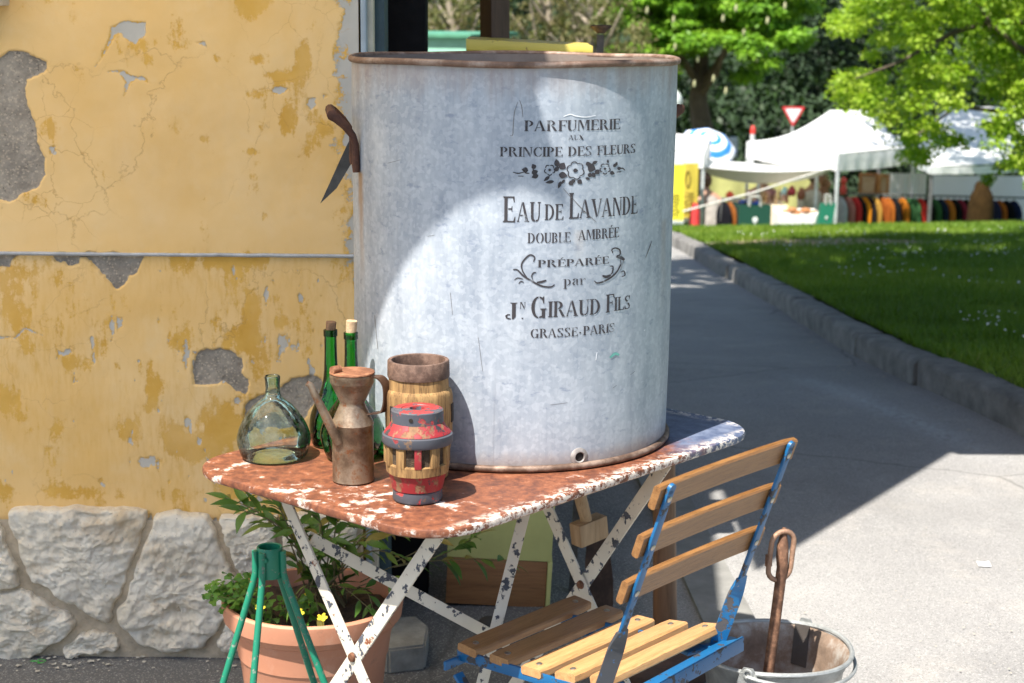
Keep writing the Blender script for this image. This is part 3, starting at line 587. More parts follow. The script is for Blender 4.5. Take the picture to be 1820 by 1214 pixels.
# ------------------------------------------------------------------ stencilled lettering on the tub
class Gl:
    """stencil letters in a box of height 1; each glyph is a list of polygons and an advance"""
    s, t, gp = .17, .055, .035
    def R(q, x0, y0, x1, y1): return [(x0, y0), (x1, y0), (x1, y1), (x0, y1)]
    def stem(q, x, y0=0, y1=1, s=None, f=.065):
        s = s or q.s; m = (x+s/2); h = .05
        return [[(x-f, y0), (x+s+f, y0), (x+s+f, y0+h*.6), (x+s, y0+h*1.6), (x+s, y1-h*1.6), (x+s+f, y1-h*.6), (x+s+f, y1), (x-f, y1), (x-f, y1-h*.6), (x, y1-h*1.6), (x, y0+h*1.6), (x-f, y0+h*.6)]]
    def bowl(q, x0, y0, y1, rx, s=None, a0=-82, a1=82, flip=1):
        s = s or q.s; cy_, ry = (y0+y1)/2, (y1-y0)/2; A = np.linspace(R_(a0), R_(a1), 11)
        o = [(x0+flip*rx*math.cos(a), cy_+ry*math.sin(a)) for a in A]; i = [(x0+flip*(rx-s)*math.cos(a), cy_+(ry-q.t)*math.sin(a)) for a in A]
        return [o+i[::-1]]
    def diag(q, xa, ya, xb, yb, w): return [[(xa, ya), (xa+w, ya), (xb+w, yb), (xb, yb)]]
    def arms(q, x, ys, l):
        out = []
        for y, ll in zip(ys, l):
            k = .13 if y in (0, 1) else .09; d = 1 if y < .5 else -1
            if y == 0: out.append([(x, 0), (x+ll, 0), (x+ll+.02, .22), (x+ll-.02, .22), (x+ll-.09, q.t), (x, q.t)])
            elif y == 1: out.append([(x, 1), (x+ll, 1), (x+ll+.01, .78), (x+ll-.03, .78), (x+ll-.09, 1-q.t), (x, 1-q.t)])
            else: out.append([(x, y-q.t/2), (x+ll-.05, y-q.t/2), (x+ll-.03, y-.11), (x+ll, y-.11), (x+ll, y+.11), (x+ll-.03, y+.11), (x+ll-.05, y+q.t/2), (x, y+q.t/2)])
        return out
    def get(q, ch):
        s, t, g_ = q.s, q.t, q.gp; x = .08
        if ch == 'I': return q.stem(x), .33
        if ch == 'P': return q.stem(x)+q.bowl(x+s+g_, .44, 1, .34), .68
        if ch == 'R': return q.stem(x)+q.bowl(x+s+g_, .5, 1, .32)+[[(x+s+.10, .46), (x+s+.26, .46), (x+s+.50, .04), (x+s+.56, 0), (x+s+.34, 0)]], .82
        if ch == 'B': return q.stem(x)+q.bowl(x+s+g_, .53, 1, .30)+q.bowl(x+s+g_, 0, .5, .34), .72
        if ch == 'D': return q.stem(x)+q.bowl(x+s+g_, 0, 1, .46), .82
        if ch == 'F': return q.stem(x)+q.arms(x+s+g_, (1, .52), (.34, .22)), .64
        if ch in 'E\u00c9':
            p = q.stem(x)+q.arms(x+s+g_, (1, .52, 0), (.33, .22, .37)); 
            if ch != 'E': p = p+[[(.24, 1.08), (.32, 1.06), (.50, 1.26), (.38, 1.28)]]
            return p, .69
        if ch == 'L': return q.stem(x)+q.arms(x+s+g_, (0,), (.36,)), .66
        if ch == 'A': return [[(.0, 0), (.17, 0), (.17, .04), (.12, .05), (.33, .86), (.37, 1.0), (.33, 1.0), (.06, .05), (0, .04)], [(.40, 1.0), (.45, 1.0), (.75, .05), (.82, .04), (.82, 0), (.5, 0), (.5, .04), (.57, .05), (.36, .84)], [(.21, .30), (.44, .30), (.42, .355), (.225, .355)]], .84
        if ch == 'V': return [[(0, 1), (.32, 1), (.32, .96), (.25, .95), (.44, .18), (.40, 0), (.36, .02), (.06, .95), (0, .96)], [(.46, .05), (.68, .95), (.60, .96), (.60, 1), (.80, 1), (.80, .96), (.74, .95), (.49, .02)]], .80
        if ch == 'U': return q.stem(x, .3, 1)[0:0]+[[(.02, 1), (.32, 1), (.32, .96), (.25, .94), (.25, .3), (.28, .14), (.36, .08), (.36, 0), (.2, .03), (.1, .14), (.08, .3), (.08, .94), (.02, .96)], [(.40, 0), (.40, .07), (.54, .12), (.59, .3), (.59, .94), (.52, .96), (.52, 1), (.73, 1), (.73, .96), (.66, .94), (.66, .3), (.61, .1), (.5, .01)]], .76
        if ch == 'M': return [[(.02, 0), (.2, 0), (.2, .04), (.14, .05), (.14, .95), (.08, .95), (.08, .05), (.02, .04)], [(.10, 1), (.28, 1), (.53, .28), (.46, .02), (.17, .88)], [(.50, .02), (.555, .26), (.80, 1), (.70, 1)]]+q.stem(.76), 1.02
        if ch == 'N': return [[(.02, 0), (.2, 0), (.2, .04), (.14, .05), (.14, .86), (.08, .92), (.08, .05), (.02, .04)], [(.02, 1), (.25, 1), (.66, .2), (.66, 0), (.58, 0), (.17, .84)], [(.60, .96), (.67, .94), (.67, .28), (.73, .2), (.73, .94), (.8, .96), (.8, 1), (.6, 1)]], .84
        if ch == 'X': return [[(0, 1), (.28, 1), (.76, 0), (.48, 0)], [(.04, 0), (.11, 0), (.34, .42), (.31, .5)], [(.44, .52), (.47, .6), (.68, 1), (.61, 1)]], .80
        if ch == 'O': return q.bowl(.42, 0, 1, .38, a0=-84, a1=84, flip=-1)+q.bowl(.46, 0, 1, .38), .88
        if ch == 'C': return q.bowl(.42, 0, 1, .38, a0=-86, a1=86, flip=-1)+[[(.45, 1), (.62, .94), (.66, 1), (.69, 1), (.69, .66), (.66, .66), (.58, .86), (.45, .93)], [(.45, 0), (.62, .06), (.71, .28), (.67, .3), (.58, .12), (.45, .07)]], .76
        if ch == 'G': return q.bowl(.42, 0, 1, .38, a0=-86, a1=86, flip=-1)+[[(.45, 1), (.62, .94), (.66, 1), (.69, 1), (.69, .66), (.66, .66), (.58, .86), (.45, .93)], [(.45, 0), (.56, .03), (.66, 0), (.75, 0), (.75, .38), (.82, .40), (.82, .44), (.5, .44), (.5, .40), (.58, .38), (.58, .12), (.45, .07)]], .86
        if ch == 'S': return [[(.58, .70), (.55, .70), (.50, .88), (.36, .95), (.22, .90), (.19, .80), (.26, .70), (.38, .62), (.30, .53), (.12, .64), (.05, .78), (.12, .94), (.32, 1.01), (.47, .97), (.55, 1), (.58, 1)], [(.06, .30), (.09, .30), (.15, .12), (.30, .05), (.45, .10), (.48, .22), (.41, .34), (.34, .40), (.41, .49), (.55, .38), (.62, .23), (.55, .06), (.33, -.01), (.18, .03), (.1, 0), (.06, 0)]], .70
        if ch == 'J': return [[(.20, 1), (.52, 1), (.52, .96), (.45, .94), (.45, .1), (.36, -.04), (.28, -.06), (.28, .94), (.20, .96)], [(.24, -.06), (.24, -.01), (.10, .04), (.06, .14), (.12, .2), (.20, .18), (.20, .26), (.08, .27), (-.03, .16), (.02, 0), (.12, -.06)]], .58
        if ch == 'p': return [[(.02, .66), (.24, .7), (.24, -.26), (.32, -.28), (.32, -.32), (.02, -.32), (.02, -.28), (.1, -.26), (.1, .6), (.02, .62)]]+q.bowl(.28, 0, .7, .34, .13), .70
        if ch == 'a': return [[(.10, .52), (.22, .5), (.24, .62), (.34, .65), (.34, .7), (.2, .7), (.09, .62)], [(.38, .7), (.52, .6), (.52, .1), (.6, .04), (.6, 0), (.46, 0), (.38, .08)]]+q.bowl(.34, 0, .4, .28, .13, flip=-1), .66
        if ch == 'r': return [[(.02, .66), (.24, .7), (.24, .06), (.32, .04), (.32, 0), (.02, 0), (.02, .04), (.1, .06), (.1, .6), (.02, .62)], [(.28, .5), (.34, .62), (.44, .7), (.54, .68), (.56, .54), (.44, .52), (.42, .6), (.34, .54)]], .6
        if ch == '.': return [q.R(.06, 0, .19, .13)], .26
        if ch == '\u00b7': return [q.R(.08, .38, .22, .54)], .3
        return [], .42
GL = Gl()
g = G('stencil_paint'); n = g.noise(60, 5, .65); m2 = g.noise(14, 4, .6); g.set((.036, .032, .036), .7)
tr = g.n('BsdfTransparent'); mx = g.n('MixShader')
fx = g.math('MULTIPLY', g.step(g.xyz(0), .214, .25), .06)
g.put(mx.inputs[0], g.step(g.math('SUBTRACT', g.math('ADD', g.math('MULTIPLY', n, .55), g.math('MULTIPLY', m2, .45)), fx), .335, .455)); g.nt.links.new(tr.outputs[0], mx.inputs[1]); g.nt.links.new(g.b.outputs[0], mx.inputs[2]); g.nt.links.new(mx.outputs[0], g.out.inputs[0]); STENCIL = g.m
def letter_line(chunks, name='lettering'):
    """chunks: (text, x0, x1, baseline y at x0, cap height px): measured on the tub"""
    mb = MB()
    for text, xa, xb, yb, cap in chunks:
        a0, z0 = onTub(xa, yb); a1, _ = onTub(xb, yb); _, zt = onTub(xa, yb-cap); H = zt-z0; adv = sum(GL.get(ch)[1] for ch in text); W = (a1-a0)/adv; x = 0
        for ch in text:
            polys, ad = GL.get(ch)
            for P in polys: mb.face([tubxyz(a0+(x+px_)*W, z0+py_*H, .0007) for px_, py_ in P])
            x += ad
    for f in mb.bm.faces:
        c_ = f.calc_center_median(); 
        f.normal_update()
        if f.normal.dot(V((c_.x-TC.x, c_.y-TC.y, 0))) < 0: f.normal_flip()
    return mb.build(name, STENCIL, tub, smooth=False, recalc=False)
letter_line([('PARFUMERIE', 930, 1102, 233, 19)]); letter_line([('AUX', 1009, 1037, 249, 9)]); letter_line([('PRINCIPE DES FLEURS', 887, 1130, 278, 17)])
letter_line([('E', 893, 916, 395, 46), ('AU', 918, 961, 394, 35), ('DE', 967, 1001, 391, 28), ('L', 1010, 1028, 389, 46), ('AVANDE', 1029, 1134, 388, 33)])
letter_line([('DOUBLE', 937, 1014, 432, 18), ('AMBR\u00c9E', 1027, 1101, 427, 18)]); letter_line([('PR\u00c9PAR\u00c9E', 955, 1083, 475, 13)]); letter_line([('par', 1001, 1042, 508, 17)])
letter_line([('J', 899, 922, 566, 28), ('N', 924, 935, 549, 12), ('.', 926, 932, 567, 16), ('G', 943, 973, 566, 39), ('IRAUD', 974, 1068, 564, 28), ('F', 1077, 1092, 556, 32), ('ILS', 1092, 1122, 553, 24)])
letter_line([('GRASSE', 943, 1028, 601, 16), ('\u00b7', 1029, 1035, 599, 16), ('PARIS', 1037, 1094, 596, 16)])
# floral band and scroll flourishes
def stroke(mb, pts, w):
    pts = [np.array(p, float) for p in pts]; 
    if len(pts) > 2:   # Catmull-Rom
        q = []; P = [2*pts[0]-pts[1]]+pts+[2*pts[-1]-pts[-2]]
        for i in range(1, len(P)-2):
            for t in np.linspace(0, 1, 5, endpoint=False): q.append(.5*((2*P[i])+(-P[i-1]+P[i+1])*t+(2*P[i-1]-5*P[i]+4*P[i+1]-P[i+2])*t*t+(-P[i-1]+3*P[i]-3*P[i+1]+P[i+2])*t**3))
        pts = q+[pts[-1]]
    n = len(pts); L, Rr = [], []
    for i, p in enumerate(pts):
        t = pts[min(i+1, n-1)]-pts[max(0, i-1)]; t = t/max(1e-6, np.hypot(*t)); nn = np.array([-t[1], t[0]]); ww = w*(.35+.65*math.sin(math.pi*(.12+.76*i/(n-1))))/2
        L.append(p+nn*ww); Rr.append(p-nn*ww)
    up = lambda p: tubxyz(*onTub(p[0], p[1]), .0007)
    for i in range(n-1): mb.face([up(L[i]), up(L[i+1]), up(Rr[i+1]), up(Rr[i])])
def petal(mb, x, y, l, w, ang):
    c_, s_ = math.cos(R_(ang)), -math.sin(R_(ang)); P = [(t, k*w*math.sin(math.pi*t**.8)) for k in (1, -1) for t in (np.linspace(0, 1, 7) if k == 1 else np.linspace(1, 0, 7)[1:-1])]
    mb.face([tubxyz(*onTub(x+l*t*c_-k*s_, y+l*t*s_+k*c_), .0007) for t, k in P])
mb = MB()
for x, y, l, w, an in [(938, 303, 12, 5, 170), (944, 308, 12, 5, 20), (950, 300, 10, 4.5, 120), (956, 311, 13, 4.5, 200), (990, 297, 15, 5, 100), (995, 301, 14, 7, 60), (992, 310, 16, 6, -10), (984, 304, 12, 4, 40), (1040, 292, 10, 4, 10), (1052, 291, 11, 3, 25), (1044, 296, 15, 8, -20), (1058, 302, 10, 5, -50), (1044, 309, 9, 4, -30), (1052, 307, 10, 4, -60), (1090, 297, 9, 3, 50), (1084, 306, 9, 3.5, -20), (1094, 295, 8, 2.5, 70), (1080, 290, 7, 2, 90), (1097, 300, 8, 3, 10), (1012, 321, 10, 5, -60), (1026, 320, 10, 4.5, -40), (984, 322, 16, 3, 190), (996, 322, 14, 3, -110), (1003, 319, 11, 2.5, -130), (1018, 318, 8, 4, -90), (976, 313, 14, 3, 220), (1040, 316, 9, 2.5, -20)]: petal(mb, x, y, l, w, an)
for cx_, cy_, r, nn in ((1022, 303, 15, 6), (976, 302, 9, 5), (1075, 300, 9, 5)):
    petal(mb, cx_-r*.3, cy_, r*.62, r*.25, 0)
    for k in range(nn):
        a = 2*math.pi*k/nn+.3; x, y = cx_+r*math.cos(a)*.62, cy_+r*math.sin(a)*.62
        stroke(mb, [(x+r*.42*math.cos(a+t), y+r*.42*math.sin(a+t)) for t in np.linspace(-1.35, 1.35, 6)], 2.0)
for P in [[(911, 306), (920, 308), (930, 306)], [(920, 313), (930, 313)], [(929, 301), (933, 307), (940, 308)], [(946, 296), (947, 302), (952, 306)], [(1098, 302), (1106, 299), (1111, 303)], [(1096, 306), (1104, 305)]]: stroke(mb, P, 2.2)
for f in mb.bm.faces: f.normal_update(); f.normal_flip() if f.normal.dot(f.calc_center_median()-TC-V((0, 0, f.calc_center_median().z-TC.z))) < 0 else None
mb.build('flower_stencil', STENCIL, tub, smooth=False, recalc=False)
mb = MB()
for P, w in [([(948, 465), (950, 457), (942, 453), (933, 460), (927, 470), (929, 482), (937, 494)], 3), ([(912, 479), (920, 480), (930, 490), (946, 500), (962, 508), (978, 510), (986, 506)], 3.2), ([(953, 484), (948, 485), (945, 491), (948, 499)], 2.4), ([(954, 502), (962, 501), (971, 498)], 4), ([(914, 498), (920, 494), (930, 496)], 1.8), ([(922, 504), (926, 500), (931, 502)], 2),
             ([(1056, 499), (1062, 503), (1074, 500), (1088, 492), (1098, 482), (1104, 470)], 3.2), ([(1090, 450), (1088, 444), (1094, 441), (1102, 444), (1103, 452), (1097, 455)], 2.6), ([(1096, 456), (1104, 458), (1111, 462)], 6), ([(1084, 473), (1090, 474), (1089, 484), (1086, 488)], 2.4), ([(1071, 490), (1078, 492), (1086, 489)], 5), ([(1104, 484), (1110, 482), (1112, 489), (1106, 492)], 2), ([(1104, 462), (1104, 472), (1098, 482)], 1.6)]: stroke(mb, P, w)
for f in mb.bm.faces: f.normal_update(); f.normal_flip() if f.normal.dot(f.calc_center_median()-TC-V((0, 0, f.calc_center_median().z-TC.z))) < 0 else None
mb.build('scroll_stencil', STENCIL, tub, smooth=False, recalc=False)
def mark(paths, w, mat, name):
    mb = MB()
    for P in paths: stroke(mb, P, w)
    for f in mb.bm.faces: f.normal_update(); f.normal_flip() if f.normal.dot(f.calc_center_median()-TC-V((0, 0, f.calc_center_median().z-TC.z))) < 0 else None
    o = mb.build(name, mat, tub, smooth=False, recalc=False); o['kind'] = 'stuff'; return o
SCR = plain('scratch_dark', (.14, .13, .12), .7)
mark([[(922, 178), (926, 190), (928, 208)], [(919, 181), (913, 200), (911, 225), (910, 240), (905, 241)], [(1104, 480), (1110, 462)], [(1149, 458), (1156, 440), (1160, 428)], [(700, 700), (735, 690)], [(760, 420), (772, 418)], [(1000, 335), (1035, 372), (1060, 395)], [(690, 290), (712, 284)], [(850, 600), (858, 660)], [(1090, 690), (1130, 660)], [(800, 520), (804, 560)], [(668, 560), (674, 620)], [(980, 720), (1010, 716)]], 1.1, SCR, 'scratches')
mark([[(1000, 207), (1012, 203), (1022, 206), (1040, 208), (1058, 205)], [(1146, 588), (1148, 586)], [(1060, 640), (1062, 626)]], 2.2, plain('scuff_white', (.72, .74, .76), .7), 'scuffs')
mark([[(1085, 636), (1094, 629), (1102, 631)]], 5, plain('green_smear', (.12, .34, .29), .7), 'green_smear')
# grey blade standing out between tub and wall
BLADE = plain('blade_steel', (.055, .055, .055), .55, .2, .6, 25)
b = MB(); b.prism([PY(x, y, 3.3) for x, y in [(660, 215), (642, 215), (618, 255), (604, 285), (586, 325), (569, 362), (582, 350), (598, 335), (614, 308), (634, 275), (660, 240)]], (0, .004, 0))
tag(b.build('scythe_blade', BLADE, origin=PY(615, 300, 3.3)), 'dark grey curved blade sticking out behind the tub handle', 'blade')

# ================================================================== THINGS ON THE TABLE
CLEAR = glassmat('pale_bottle_glass', (.84, .93, .87), (.40, .66, .50), dirt=.26)
GREEN = glassmat('green_bottle_glass', (.17, .74, .28), (.01, .28, .07))
CORK = plain('cork', (.5, .34, .2), .9, 0, .35, 90, .5); CORK_SHADED = plain('cork_shaded', (.30, .17, .09), .9, 0, .45, 90, .5)  # second cork is the same cork with shade painted into its colour
def bottle(name, label, pos, prof, mat, group=None, cork=None, lip=None):
    t = thing(name, label, 'bottle', pos, group); mb = MB(); n = []
    prof = [(r, z) for r, z in prof]
    pr = []
    for i in range(len(prof)-1):                                   # smooth the profile
        p0 = prof[max(i-1, 0)]; p1, p2 = prof[i], prof[i+1]; p3 = prof[min(i+2, len(prof)-1)]
        for u in (0, .33, .67): pr.append(tuple(max(0, .5*(2*p1[k]+(p2[k]-p0[k])*u+(2*p0[k]-5*p1[k]+4*p2[k]-p3[k])*u*u+(3*p1[k]-p0[k]-3*p2[k]+p3[k])*u**3)) for k in (0, 1)))
    pr.append(prof[-1]); mb.lathe(pr, pos, 56, wob=.006); mb.build('body', mat, t, angle=80)
    if lip: m2 = MB(); m2.lathe([(lip[0]*.8, lip[1]), (lip[0], lip[1]+.001), (lip[0], lip[1]+lip[2]), (lip[0]*.8, lip[1]+lip[2]+.001)], pos, 40); m2.build('lip', mat, t)
    if cork: m3 = MB(); m3.lathe([(0, -.012), (cork[0]*.92, -.012), (cork[0], cork[2]-.001), (cork[0]*.9, cork[2]), (0, cork[2])], V(pos)+V((.0005, 0, cork[1])), 20, rot=Quaternion((0, 1, 0), .08)); m3.build('cork', cork[3], t)
    return t
bottle('wide_bottle', 'squat pale clear glass bottle at the left end of the table', PZ(487, 812, TZ), [(0, .010), (.028, .008), (.050, .0015), (.058, .004), (.0625, .016), (.0655, .030), (.0640, .044), (.0575, .062), (.047, .080), (.034, .0955), (.021, .106), (.0145, .113), (.0128, .128), (.0135, .142), (.0140, .146), (.0125, .149), (.0112, .146), (.011, .13)], CLEAR)
bottle('green_bottle', 'green glass bottle with a cork painted darker for shade, further back and nearer the wall', PZ(590, 790, TZ), [(0, .010), (.02, .006), (.033, .001), (.038, .008), (.041, .03), (.039, .055), (.030, .08), (.019, .105), (.0135, .13), (.0118, .16), (.0112, .19), (.0112, .215)], GREEN, 'green bottles', (.0095, .2155, .015, CORK_SHADED), (.0128, .203, .012))
bottle('green_bottle', 'round bellied green glass bottle with a pale cork behind the oil can', PZ(626, 813, TZ), [(0, .012), (.025, .008), (.042, .0015), (.049, .010), (.0555, .032), (.056, .05), (.049, .073), (.034, .095), (.021, .115), (.0150, .14), (.0122, .17), (.0112, .20), (.0112, .228)], GREEN, 'green bottles', (.0098, .2285, .021, CORK), (.0128, .216, .012))

g = G('old_copper_tin'); n = g.noise(16, 8, .7); c = g.ramp(n, [(.28, (.06, .04, .028)), (.43, (.17, .115, .075)), (.56, (.30, .235, .17)), (.70, (.28, .15, .07))])
c = g.mix(g.step(g.noise(70, 6, .7), .56, .68), c, (.24, .085, .03)); g.set(c, g.mix(n, .28, .62), .65); g.bump(g.noise(40, 6), .25, .002); TIN = g.m
CANR = rusty('can_rust', (.22, .09, .045), (.40, .19, .10), .7, .3, 50)
def ribbon(pts, wv, hw, th):
    mb = MB(); P = []
    for i in range(len(pts)-1):
        p0, p1, p2, p3 = pts[max(0, i-1)], pts[i], pts[i+1], pts[min(len(pts)-1, i+2)]
        for u in np.linspace(0, 1, 6, endpoint=False): P.append(.5*((2*p1)+(p2-p0)*u+(2*p0-5*p1+4*p2-p3)*u*u+(3*p1-p0-3*p2+p3)*u**3))
    P.append(pts[-1]); rr = []
    for i, p in enumerate(P):
        n = (P[min(i+1, len(P)-1)]-P[max(i-1, 0)]).cross(wv).normalized()*th; rr.append(mb.ring([p+wv*hw+n, p-wv*hw+n, p-wv*hw-n, p+wv*hw-n]))
    for a, b in zip(rr, rr[1:]): mb.bridge(a, b)
    mb.cap(rr[0][::-1]); mb.cap(rr[-1]); return mb
cp = PZ(628, 853, TZ); can = thing('oil_can', 'brown rusted oil can with long thin spout and hinged lid', 'oil can', cp)
b = MB(); b.lathe([(0, .002), (.034, .0), (.0358, .002), (.0352, .006), (.0352, .098), (.0362, .100), (.0352, .102), (.022, .132), (.0212, .135), (.0216, .138), (.0365, .170), (.0376, .172), (.0372, .178), (.0382, .180), (.0376, .186)], cp, 48); b.build('body', TIN, can)
b = MB(); b.lathe([(.0372, .1865), (.0385, .1875), (.038, .1895), (.02, .1905), (0, .191)], cp, 40); lid = b.build('lid', CANR, can)
b = MB(); h = cp+V((-.026, -.012, .195)); b.tube([h+V((-.006, -.006, 0)), h+V((.006, .006, 0))], .0065, 14); b.build('hinge', CANR, lid)
b = MB(); q0, q1 = PY(600, 782, cp.y-.028), PY(551, 684, cp.y-.045); q2 = PY(545, 681, cp.y-.046); b.tube([q0+(q0-q1)*.05, q0, q0.lerp(q1, .5), q0.lerp(q1, .85), q1, q2], [.0095, .009, .0075, .006, .0052, .005], 14, cap=False); b.build('spout', TIN, can)
hp = [PY(x, y, cp.y-.005) for x, y in [(663, 669), (676, 671), (686, 684), (688, 704), (686, 722), (680, 732), (664, 734), (655, 736)]]; b = ribbon(hp, V((.58, .81, 0)), .0095, .0014); b.build('handle', plain('can_handle', (.10, .055, .035), .5, .5, .4, 30), can)

WOODH = wood('weathered_hub_wood', (.12, .058, .02), (.42, .25, .095), 2, 50, .85, 1.0)
REDP = chipped('worn_red_paint', (.31, .02, .026), (.16, .085, .045), .54, 55, (.035, .03, .035), .6, .06, .60, (1, 1, .6))
GREYP = chipped('worn_grey_paint', (.075, .08, .098), (.28, .03, .03), .585, 48, (.20, .12, .07), .6, .04, .60)
DARKW = plain('dark_hole', (.02, .014, .01), .95)  # near-black fill paints the shade inside mortises and nail hole
hp_ = PZ(742, 886, TZ); hub = thing('wheel_hub', 'small wooden wheel hub with red and dark grey bands', 'wheel hub', hp_, 'wooden wheel hubs')
ring = lambda name, prof, mat, par, pos, wob=.008, seg=48: (lambda mb: (mb.lathe(prof, pos, seg, wob=wob), mb.build(name, mat, par, angle=45))[1])(MB())
ring('band', [(.034, 0), (.040, .001), (.0412, .004), (.0405, .018), (.036, .021)], GREYP, hub, hp_)
ring('barrel', [(.037, .019), (.0418, .020), (.0475, .047), (.045, .049)], REDP, hub, hp_)
ring('barrel', [(.045, .047), (.051, .0485), (.0525, .064), (.047, .066)], WOODH, hub, hp_, .02)
ring('core', [(.0475, .06), (.048, .1)], plain('packed_dirt_wood', (.075, .05, .03), .95, 0, .7, 110, .9), hub, hp_)
for k in range(11):
    a = 2*math.pi*k/11+.22; w = .013 if k % 2 else .010; dr = random.uniform(-.001, .0008)
    b = MB(); b.box(hp_+V(((.0475+dr)*math.cos(a), (.0475+dr)*math.sin(a), .080)), (.013, w*1.15, .034), Matrix.Rotation(a, 3, 'Z'), .0015); b.build('spoke_stub', REDP if k in (8,) else WOODH, hub)
ring('band', [(.05, .0955), (.0555, .096), (.0578, .100), (.0572, .112), (.052, .115)], GREYP, hub, hp_, .012)
ring('barrel', [(.050, .1135), (.0545, .1145), (.0525, .118), (.0475, .122), (.0425, .1325), (.040, .134)], REDP, hub, hp_, .01)
ring('band', [(.038, .131), (.0428, .132), (.0425, .151), (.0405, .1525)], GREYP, hub, hp_)
ring('end_face', [(.041, .1518), (.039, .153), (.026, .1532), (.025, .152), (.0165, .1525), (.0125, .153), (.012, .150), (.0115, .135), (0, .135)], chipped('red_end', (.36, .04, .04), (.05, .05, .06), .52, 40), hub, hp_)
b = MB(); a = -1.75; b.lathe([(.0035, .0012), (0, .0012)], hp_+V((.0425*math.cos(a), .0425*math.sin(a), .142)), 14, V((0, 0, 1)).rotation_difference(V((math.cos(a), math.sin(a), 0)))); b.build('nail_hole', DARKW, hub)
bp = V((-.158, 2.795, TZ)); big = thing('wheel_hub', 'tall bare wooden wheel hub with a rusty iron ring on top', 'wheel hub', bp, 'wooden wheel hubs')
ring('barrel', [(0, 0), (.046, 0), (.050, .004), (.051, .040), (.054, .055), (.0565, .075), (.0575, .117), (.0572, .147), (.056, .153), (.0545, .157), (.0515, .159), (.0505, .177), (.0505, .182)], WOODH, big, bp, .018, 64)
ring('iron_band', [(.0495, .177), (.0525, .178), (.0530, .181), (.0525, .205), (.0510, .207), (.0460, .2065), (.045, .203), (.0445, .16), (0, .16)], rusty('hub_iron', (.12, .07, .05), (.24, .15, .11), .7, .3, 40), big, bp, .004, 56)
ring('bore', [(.033, .1605), (.035, .186), (.037, .188), (.042, .1875), (.0445, .183)], plain('bore_wood', (.10, .07, .05), .9), big, bp)
for a in (-2.35, -.98, -.2, .7, 1.6, 2.6, -1.66):
    b = MB(); b.box(bp+V((.0565*math.cos(a), .0565*math.sin(a), .118 if a != -1.66 else .06)), (.006, .013, .032), Matrix.Rotation(a, 3, 'Z')); b.build('mortise', DARKW, big)

# ================================================================== CHAIR
OAK = wood('varnished_oak', (.17, .075, .024), (.31, .155, .055), 0, 60, .38, .75); OAKL = None
BLUE = chipped('chipped_blue_iron', (.010, .12, .29), (.035, .035, .04), .57, 40, (.55, .55, .52), .4, .02, .70)
DKB = chipped('worn_dark_iron', (.06, .065, .075), (.02, .12, .3), .62, 50, (.2, .12, .08), .5, .03, .7)
DKB2 = chipped('half_bare_blue_iron', (.012, .15, .36), (.06, .055, .055), .50, 30, (.3, .3, .3), .45, .02, .7)
STEEL = plain('rivet_steel', (.45, .43, .38), .35, .9, .2, 80)
U_ = V((.651, .759, 0)).normalized(); N_ = V((.759, -.651, 0)).normalized()
SR = V((.128, 2.959, .45)); PITCHS = .0724; SL = .318
chair = thing('folding_chair', 'blue iron folding chair with varnished wooden slats standing in front of the table', 'chair', (.15, 2.7, 0))
def slat(name, c, L, w, t, ux, wx, mat, bow=0, taper=.0, parent=chair):
    """a slat: length along ux, width along wx, rounded ends"""
    nx = ux.cross(wx); mb = MB(); secs = []
    for s in np.linspace(-1, 1, 15):
        e = 1-.10*max(0, (abs(s)-.93)/.07)**2; cc = c+ux*(s*L/2)-nx*(bow*(1-s*s)); ww = w/2*e; tt = t/2; r = .0028
        secs.append(mb.ring([cc+wx*(a*ww-r*np.sign(a)*k)+nx*(d*tt-r*np.sign(d)*(1-k)) for a, d, k in ((1, 1, 1), (-1, 1, 1), (-1, 1, 0), (-1, -1, 0), (-1, -1, 1), (1, -1, 1), (1, -1, 0), (1, 1, 0))]))
    for p, q in zip(secs, secs[1:]): mb.bridge(p, q)
    mb.cap(secs[0][::-1]); mb.cap(secs[-1])
    # the slat is given its own frame so that the grain follows it
    me = mb.mesh(name, mat, V((0, 0, 0)), True, 30); M4 = Matrix((ux, wx, nx)).transposed().to_4x4(); M4.translation = c
    me.transform(M4.inverted()); o = bpy.data.objects.new(name, me); COL.objects.link(o); o.parent = parent
    o.rotation_mode = 'QUATERNION'; o.rotation_quaternion = M4.to_quaternion(); o.location = c-wloc(parent); return o
def screw(parent, wpos, nrm, r=.0055, mat=STEEL):
    mb = MB(); mb.lathe([(r, -.001), (r, .0008), (r*.7, .0018), (0, .0021)], (0, 0, 0), 14); me = mb.mesh('bolt', mat)
    o = bpy.data.objects.new('bolt', me); COL.objects.link(o); o.parent = parent
    M4 = V((0, 0, 1)).rotation_difference(nrm).to_matrix().to_4x4(); M4.translation = wpos
    Pm = parent.rotation_quaternion.to_matrix().to_4x4(); Pm.translation = wloc(parent); o.matrix_local = Pm.inverted() @ M4
up_z = V((0, 0, 1)); seat_z = [0, 0, .001, .012, .026]
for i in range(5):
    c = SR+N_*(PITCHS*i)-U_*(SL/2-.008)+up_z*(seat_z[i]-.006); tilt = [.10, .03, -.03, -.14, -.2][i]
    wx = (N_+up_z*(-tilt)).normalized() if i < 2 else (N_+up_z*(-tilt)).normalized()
    c = c+U_*(.003*random.uniform(-1, 1)); s = slat('seat_slat', c, SL, .047, .015, U_, wx, wood('seat_oak', (.42, .205, .075) if i > 1 else (.27, .13, .048), (.62, .355, .15) if i > 1 else (.42, .22, .085), 0, 55+i*6, .42, .6)); nn = U_.cross(wx); nn = nn if nn.z > 0 else -nn  # first two slats darker: the table's shade painted into the oak
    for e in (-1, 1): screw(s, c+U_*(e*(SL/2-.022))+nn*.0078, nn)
BR = V((.358, 2.752, .45)); BL = BR-U_*.335; LEAN, PH = .125, .362
